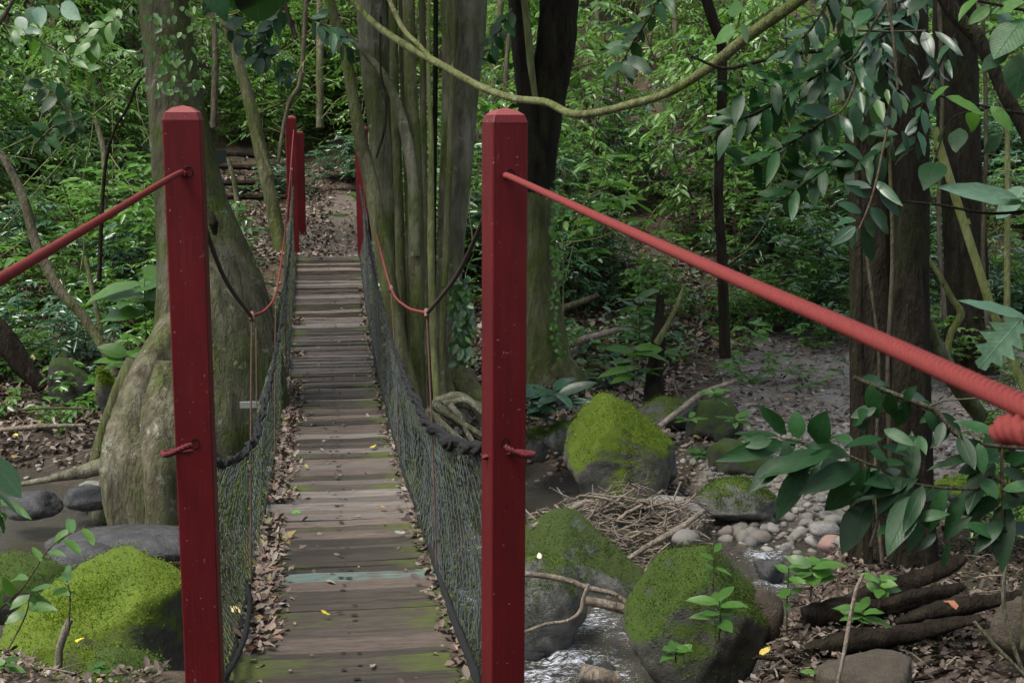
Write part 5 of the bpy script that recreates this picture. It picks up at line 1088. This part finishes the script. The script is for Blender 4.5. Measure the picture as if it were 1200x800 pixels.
fplant('broadleaf_plant', 'branch with big dark drooping leaves reaching over the gravel beneath the thick rope', 'plant', W(1200, 640, 4.0),
    [[(1000, 442, 6), (1036, 457, 6), (1087, 477, 7), (1099, 484, 7), (1120, 508, 6), (1147, 520, 5), (1200, 525, 5)], [(1087, 477, 3), (1105, 470, 2.5), (1150, 466, 2)], [(1215, 600, 6), (1162, 556, 6), (1144, 572, 4), (1075, 567, 3.5), (1024, 546, 3), (975, 526, 2.5), (915, 513, 2)], [(1176, 640, 4), (1175, 588, 4), (1174, 534, 4), (1176, 500, 4)], [(1215, 530, 6), (1205, 640, 8), (1200, 760, 9)], [(1020, 640, 4), (1030, 600, 4), (1022, 560, 3), (1010, 540, 3)]], F1+along([(1144, 574), (1075, 567), (1024, 546), (975, 526), (915, 513)], 18, 58, .30, droop=.8)+along([(1120, 640), (1062, 600), (1030, 560), (1036, 500)], 18, 38, .36)+along([(1000, 442), (1036, 457), (1087, 477), (1120, 508), (1150, 520)], 14, 38, .42, droop=.7)+along([(1175, 640), (1175, 588), (1174, 534)], 9, 52, .38), 4.0, 'leaf_big', wk=1.08, dzr=.10)
F3 = [((1036,0),(1015,20),16),((1039,37),(1065,66),11),((1065,63),(1082,86),10),((1082,37),(1093,65),15),((1096,37),(1128,62),10),((1011,40),(1029,68),15),((1046,23),(1076,32),9),((1060,37),(1075,50),8),((1086,62),(1102,86),9),((1026,96),(1037,118),11),((1047,106),(1057,135),11),((1055,106),(1078,129),9),((1000,120),(1006,160),16),((985,135),(1000,163),12),((968,138),(985,172),13),((999,95),(966,105),18),((978,135),(937,125),18),((1020,10),(1002,28),18),((1055,5),(1080,18),14),((1014,88),(1022,112),12),((1004,72),(1014,100),12),((1068,100),(1090,122),11),((1030,60),(1014,82),12)]
fplant('hanging_spray', 'glossy long leaves hanging in front of the dark double trunk at the top', 'branch', W(1046, -60, 5.6), [[(1005, 36, 2.5), (1046, 37, 2.5), (1085, 36, 2)], [(988, 76, 3), (1002, 91, 3), (994, 118, 3), (983, 132, 3), (966, 140, 2)], [(1046, -60, 5), (1040, 0, 4), (1046, 37, 4), (1052, 105, 3)], [(1040, 0, 3), (1005, 60, 3), (988, 76, 3)]], F3, 5.6, 'leaf_gloss', wk=1.0)
F4 = [((1021,220),(989,212),10),((1021,231),(992,217),11),((1010,249),(984,236),12),((1025,212),(1055,237),11),((1031,225),(1056,252),12),((1020,243),(1046,274),18),((1013,258),(1031,280),13),((1010,268),(1027,308),16),((1005,268),(992,292),15),((1003,265),(975,285),15),((1003,258),(972,262),14)]
fplant('hanging_sprig', 'lower hanging sprig of eleven glossy leaves against the dark double trunk', 'branch', W(1030, 150, 5.5), [[(1040, 150, 3), (1027, 212, 3), (1018, 242, 2.5), (1007, 268, 2)]], F4, 5.5, 'leaf_gloss', wk=1.05)
t = fplant('shaded_branch', 'mass of dark shaded leaves drooping left of the dark double trunk', 'branch', W(990, 60, 6.0), [[(995, 60, 4), (940, 100, 4), (890, 130, 3), (848, 150, 2)], [(985, 130, 3), (930, 165, 3), (880, 195, 2)], [(1000, 170, 3), (950, 210, 3), (915, 235, 2)]],
    along([(995, 60), (940, 100), (890, 130), (848, 150)], 22, 42, .38)+along([(985, 130), (930, 165), (880, 195)], 18, 40, .38)+along([(1000, 170), (950, 210), (915, 235)], 16, 38, .4)+along([(940, 95), (900, 95), (860, 110)], 12, 36, .4)+along([(1000, 20), (975, 60), (960, 110)], 12, 34, .4)+along([(1060, 150), (1030, 180), (990, 200)], 14, 34, .4), 6.0, 'leaf_big', 'bark_dark', .45, wk=1.0)
fplant('pale_fronds', 'long pale bluish leaves with ragged edges poking in under the dark limb', 'branch', W(1230, 300, 2.9), [[(1057, 236, 2.5), (1100, 240, 3), (1160, 250, 3.5), (1215, 246, 4)], [(1230, 300, 5), (1215, 246, 4), (1200, 226, 3)], [(1230, 300, 5), (1212, 380, 4)]], [((1200, 238), (1103, 215), 20, 'leaf_pale'), ((1206, 222), (1158, 252), 26, 'leaf_pale'), ((1212, 236), (1170, 228), 18, 'leaf_pale'), ((1208, 376), (1125, 347), 20, 'leaf_pale')], 2.9, 'leaf_pale', 'bark_dark', .5)
leaf_px([o for o in bpy.data.objects if o.name == 'pale_fronds'][0], (1198, 372), (1145, 432), 44, 2.9, 'leaf_pale', .05, .7, BLOBE)
lv = [((1108, 113), (1157, 129), 13, 'leaf_fresh'), ((1161, 124), (1188, 151), 13, 'leaf_fresh'), ((1200, 22), (1164, 66), 36), ((1204, 60), (1188, 110), 34), ((1174, 8), (1181, 38), 18, 'leaf_pale'), ((1150, -5), (1120, 14), 14, 'leaf_fresh'), ((1160, 8), (1136, 26), 12, 'leaf_fresh'), ((1200, 2), (1160, 14), 16, 'leaf_fresh'), ((1115, 140), (1098, 165), 22), ((1125, 150), (1120, 175), 18), ((1100, 190), (1085, 210), 26), ((1140, 128), (1140, 150), 14, 'leaf_fresh'), ((1175, 160), (1150, 178), 16), ((1090, 118), (1110, 100), 12, 'leaf_fresh'), ((1085, -5), (1066, 14), 16), ((1180, 60), (1150, 82), 20)]
fplant('corner_branch', 'leafy branch of fresh green and dark leaves on the upper dark limb', 'branch', W(1240, 40, 4.2), [[(1240, 20, 5), (1190, 10, 4), (1120, -4, 3)], [(1240, 140, 4), (1160, 126, 3), (1100, 112, 2.5), (1075, 100, 2)], [(1160, 126, 2), (1115, 140, 2), (1095, 190, 2)]], lv, 4.2, 'leaf_big', 'bark_dark', .5)
fplant('canopy_branch', 'dense dark leafy branch covering the top of the dark double trunk', 'branch', W(1100, -80, 6.6), [[(1100, -60, 4), (1060, 20, 4), (1010, 60, 3), (980, 110, 2)], [(1000, -60, 4), (960, 20, 3), (925, 62, 2)], [(1120, 40, 3), (1085, 110, 3), (1072, 175, 2)]],
    along([(1100, -60), (1060, 20), (1010, 60), (980, 110)], 38, 30, .34)+along([(1000, -60), (960, 20), (925, 62)], 26, 28, .36)+along([(1120, 40), (1085, 110), (1072, 175)], 22, 27, .36)+along([(1040, -30), (1030, 40), (1040, 90)], 22, 30, .34), 6.6, 'leaf_gloss', 'bark_dark', .45, wk=1.0)
for px, py, d, sc_, lab in ((1150, 650, 8.8, .42, 'low shrub behind the foot of the dark double trunk'), (1188, 600, 9.6, .5, 'low shrub at the frame edge above the pale mossy boulder'), (1120, 455, 12.5, .6, 'shrub between the elbow shaped stem and the sand'), (1180, 470, 11.5, .55, 'shrub under the slanting yellow green stem')):
    p = G(px, py, 7.5); plant('understory_shrub', p, sc_, lab, 'shrub', None, 2)
# overhead leaves at the top of the frame
fplant('overhead_branch', 'close dark heart shaped leaves dipping in at the top above the near post', 'branch', W(300, -80, 2.4), [[(250, -60, 3), (300, -25, 3), (330, -20, 2)]], [((300, -30), (304, 40), 44), ((280, -40), (236, 16), 30), ((270, -40), (282, 14), 40), ((318, -24), (334, 10), 22), ((240, -40), (262, 18), 30)], 2.4, 'leaf_big', 'twig', .75)
fplant('overhead_sprig', 'pale greyish leaves dangling in the upper corner', 'branch', W(20, -60, 3.0), [[(60, -40, 2), (40, 0, 2), (28, 20, 1.5)], [(25, -20, 4), (10, 10, 5), (-8, 38, 5)]], [((40, 8), (34, 28), 14), ((44, 8), (48, 26), 14), ((56, 6), (66, 14), 12), ((72, 4), (92, 22), 16), ((26, 18), (18, 30), 16), ((28, 36), (48, 36), 9), ((16, 4), (6, 12), 10), ((52, -6), (40, 4), 12), ((20, 20), (30, 34), 12)], 3.0, 'leaf_pale', 'twig', .8)
fplant('overhead_branch', 'fresh green leaf pair hanging left of the slender dark trunk top', 'branch', W(870, -40, 4.0), [[(880, -40, 3), (866, 25, 2), (862, 34, 2)]], [((864, 32), (834, 48), 22, 'leaf_fresh'), ((868, 28), (880, 50), 18, 'leaf_fresh'), ((872, 12), (846, 8), 16, 'leaf_fresh'), ((880, -5), (900, 12), 16, 'leaf_fresh')], 4.0, 'leaf_fresh', 'twig', .55)
pts = [(780, -20, 3), (765, 15, 2.5), (745, 45, 2), (728, 75, 1.5)]
fplant('overhead_sprig', 'drooping sprig of dark green leaves above the long sagging liana', 'branch', W(780, -30, 5.2), [pts], along(pts, 12, 26, .42)+[((744, 40), (720, 32), 12), ((738, 55), (706, 52), 12), ((730, 75), (712, 84), 12), ((728, 76), (744, 92), 12), ((735, 66), (764, 84), 12)], 5.2, 'leaf_mid' if False else 'leaf_big', 'bark_dark', .5)
for (x0, y0), (x1, y1), lab, n, d, mt in (((-20, 20), (110, 90), 'leafy twig hanging below the pale greyish leaves', 14, 9, 'leaf_fresh'), ((60, 70), (150, 20), 'leafy twig arching near the thin dark bent branch', 14, 9.5, 'leaf_fresh'), ((90, 150), (40, 90), 'dark leafy twig left of the thin dark bent branch', 12, 9.5, 'leaf_big'), ((260, 30), (340, 90), 'bluish leafy twig over the leaning moss coated young trunk', 16, 13, 'leaf_gloss'), ((330, 10), (300, 70), 'bluish drooping twig beside the thin bare vine', 14, 13, 'leaf_gloss'), ((600, 10), (570, 70), 'leafy twig beside the forked dark tree', 12, 12, 'leaf_big'), ((360, 20), (410, 60), 'leafy twig hanging left of the tall stems', 14, 10.5, 'leaf_gloss'), ((140, 20), (100, 60), 'fresh green twig above the thin dark bent branch', 12, 9, 'leaf_fresh'), ((40, 170), (90, 140), 'dark green sprig low at the far left', 12, 10, 'leaf_big')):
    pts = [(x0, y0, 2.5), ((x0+x1)/2, (y0+y1)/2-8, 2), (x1, y1, 1.5)]; fplant('leafy_twig', lab, 'branch', W(x0, y0, d), [pts], along(pts, n, 22, .45), d, mt, 'twig', .5)
# near bank plants
fplant('wayside_plant', 'pale blurred big leaf at the left frame edge with small leaves below', 'plant', W(-20, 640, 3.2), [[(-20, 640, 4), (-8, 580, 3), (-12, 545, 3)]], [((-14, 538), (34, 582), 26, 'leaf_pale'), ((-10, 590), (14, 606), 12, 'leaf_fresh'), ((-6, 600), (10, 625), 10), ((0, 585), (30, 600), 10, 'leaf_fresh'), ((-8, 575), (20, 590), 8)], 3.2, 'leaf_big', 'twig', .6)
pts = [(-10, 720, 3), (25, 690, 2.5), (60, 640, 2), (100, 616, 1.5)]
fplant('bright_seedling', 'small bright leaved sprig in front of the slanting mossy boulder', 'plant', W(-10, 730, 5.0), [pts, [(80, 745, 2), (82, 700, 2), (78, 680, 1.5)], [(10, 760, 2), (30, 720, 2), (36, 690, 1.5)]], along(pts, 12, 22, .42, droop=.1)+along([(82, 700), (78, 680)], 5, 26, .35)+along([(30, 720), (36, 690)], 6, 26, .4), 5.0, 'leaf_fresh', 'twig', .5)
def rosette(name, label, px, py, d, n, lpx, mat, up=.6, wr=.36, cat='plant', group=None):
    b = W(px, py, d); t = thing(name, label, cat, b, group); k = d/FPX
    mb = MB(); top = b+np.array([0, 0, lpx*k*up]); tube(mb, [b, (b+top)/2+rnd(1, .01)[0], top], [.005, .004, .003], 6); mb.build('stem', M['twig'], t)
    for i in range(n):
        a = i*2.4+random.random(); h = top-np.array([0, 0, 1])*(i/n)*lpx*k*up*.6; D = unit(np.array([math.cos(a), math.sin(a), random.uniform(-.15, .55)])); put_leaf(t, h, h+D*lpx*k*random.uniform(.6, 1.0), lpx*k*wr*random.uniform(.8, 1.2), mat, .3)
    return t
rosette('seedling', 'seedling with light green leaves in front of the big rounded boulder', 842, 752, 6.8, 9, 42, 'leaf_fresh', 1.2, .34)
rosette('seedling', 'low pair of broad leaves in front of the dark foot of the rounded boulder', 792, 776, 6.6, 6, 30, 'leaf_fresh', .6, .5)
rosette('seedling', 'bushy seedling with bright leaves between gravel and rotten logs', 950, 700, 6.6, 12, 44, 'leaf_fresh', .9, .42)
rosette('seedling', 'thin stemmed seedling rising in front of the trickle by the cobbles', 922, 745, 6.5, 8, 26, 'leaf_fresh', 3.2, .4)
rosette('seedling', 'slim dark stemmed sprout before the middle of the big rounded boulder', 836, 722, 7.0, 5, 26, 'leaf_fresh', 3.0, .36)
rosette('seedling', 'leafy sprout growing over the lowest rotten log', 1010, 742, 6.0, 9, 36, 'leaf_fresh', .8, .42)
rosette('seedling', 'sprout with upright leaves beside the slim grey white twig', 1030, 712, 6.0, 8, 34, 'leaf_fresh', 1.0, .42)
rosette('seedling', 'tiny sprout lying on dead leaves at the lower frame edge near the flat stone', 960, 795, 5.6, 4, 24, 'leaf_fresh', .3, .4)
rosette('seedling', 'tiny three leaved sprout at the lower left corner', 8, 788, 5.8, 6, 28, 'leaf_fresh', .5, .4)
rosette('seedling', 'small sprout on dead leaves below the short bare stub', 112, 790, 6.3, 6, 22, 'leaf_fresh', .4, .42)
rosette('broad_leaved_plant', 'big arum like leaves sprouting beside the massive mossy trunk behind the near post', 172, 395, 13.0, 10, 75, 'leaf_fresh', .9, .5)
rosette('broad_leaved_plant', 'lower clump of broad drooping leaves at the foot of the mossy trunk', 150, 445, 12.6, 9, 50, 'leaf_fresh', .6, .42)
rosette('long_leaved_plant', 'plant of long narrow shiny leaves behind the near post next to the bright boulder', 650, 500, 12.2, 18, 62, 'leaf_gloss', .7, .24)
rosette('long_leaved_plant', 'smaller tuft of long narrow leaves hard against the near post', 618, 505, 12.0, 12, 52, 'leaf_gloss', .8, .24)
rosette('bright_sapling', 'bright yellow green sapling of lance shaped leaves left of the broken stump', 742, 468, 13.4, 14, 46, 'leaf_fresh', 1.3, .3)
rosette('bright_sapling', 'taller bright sapling with small pale leaves behind the broken stump', 748, 430, 14.0, 22, 34, 'leaf_fresh', 2.4, .34)
for i, (px, py) in enumerate(((838, 470), (862, 500), (820, 540), (880, 520), (808, 500))):
    rosette('fern', 'little bright fern on the dark boulders below the fallen branch', px, py, 12.2, 9, 26, 'leaf_fresh', .4, .26, 'fern', 'ferns on the dark boulders')
for i in range(24):
    px, py = random.uniform(650, 800), random.uniform(385, 460); p = G(px, py, 8); d = float((p-CAM)@FWD)
    rosette('ground_sprout', 'small green sprout among the dead leaves of the far bank', px, py, d, 6, 22, random.choice(('leaf_fresh', 'leaf_gloss')), .6, .38, 'plant', 'sprouts on the far bank')
# a few fallen leaves one can pick out
def fallen(label, px, py, d, lpx, col, z=None):
    nm = 'fallen leaf %s' % str(col); m = M.get(nm) or M.setdefault(nm, simple('fallen leaf', col, .6, .2, 30)); c = W(px, py, d); a = random.random()*6.28; k = lpx*d/FPX
    o = bpy.data.objects.new('fallen_leaf', random.choice(FL_)); C.objects.link(o); o.location = Vector(c)+Vector((0, 0, .006)); o.scale = (k, k*.5, k); o.rotation_euler = (random.uniform(-.3, .3), -.15, a)
    o.material_slots[0].link = 'OBJECT'; o.material_slots[0].material = m; tag(o, label, 'leaf')
FL_ = [big_leaf(340+i, .04, -.25+.12*i) for i in range(4)]
def deck_leaf(label, px, py, lpx, col):
    ds = np.arange(4.3, 19, .01); p = CAM[None]+ds[:, None]*(FWD+RGT*((px-600)/FPX)+UPV*((400-py)/FPX))[None]; i = int(np.argmax(p[:, 2] < deckz(p[:, 1])+.012)); fallen(label, px, py, ds[i], lpx, col)
deck_leaf('small yellow leaf on the deck among the darkest planks', 388, 722, 14, (.5, .40, .03)); deck_leaf('fresh green fallen leaf on the planks beside the leaf litter', 342, 601, 16, (.08, .22, .03)); deck_leaf('orange leaf on the pale middle planks', 446, 595, 12, (.5, .25, .04)); deck_leaf('pale yellow curled leaf at the foot of the left netting', 281, 720, 20, (.45, .36, .16))
deck_leaf('greyish dead leaf on the nearest planks', 294, 775, 16, (.24, .22, .17)); deck_leaf('grey leaf scrap leaning at the right netting', 476, 625, 18, (.25, .27, .23)); deck_leaf('brown leaf by the right netting on the near planks', 536, 763, 16, (.30, .2, .13)); deck_leaf('tiny yellow leaf on the mid deck', 434, 526, 12, (.4, .33, .05))
fallen('yellow leaf lying beside the short bare stub', 88, 752, 6.25, 14, (.55, .42, .03)); fallen('big orange brown dead leaf on the near bank beyond the rotten logs', 1110, 706, 5.9, 36, (.25, .1, .055)); fallen('yellowed leaf among dead leaves beneath the rounded boulder', 890, 768, 6.2, 18, (.4, .3, .06)); fallen('orange dead leaf on the sand behind the broad leaves', 966, 473, 14.6, 14, (.45, .2, .08)); fallen('yellow leaf on the far left mud', 16, 510, 12.6, 14, (.5, .4, .06)); fallen('white scrap of leaf on the moss topped boulder', 632, 656, 8.3, 12, (.5, .48, .4))
# look-alikes that share a label get their place in the row, counted from the left
by = {}
for o in bpy.data.objects:
    if o.get('label') and o.get('category'): by.setdefault(o['label'], []).append(o)
ORD = ['leftmost', 'second from left', 'third from left', 'fourth from left', 'fifth from left', 'sixth from left', 'seventh from left']
bpy.context.view_layer.update()
def px_of(o):
    v = np.array(o.matrix_world.translation)-CAM; return float(v@RGT)/max(1e-3, float(v@FWD))
for lab, os_ in by.items():
    if 2 <= len(os_) <= 7 and 'beyond the' not in lab:
        for k, o in enumerate(sorted(os_, key=px_of)):
            w = (ORD[k] if k < len(os_)-1 else 'rightmost')+' '+lab
            if len(w.split()) <= 16: o['label'] = w
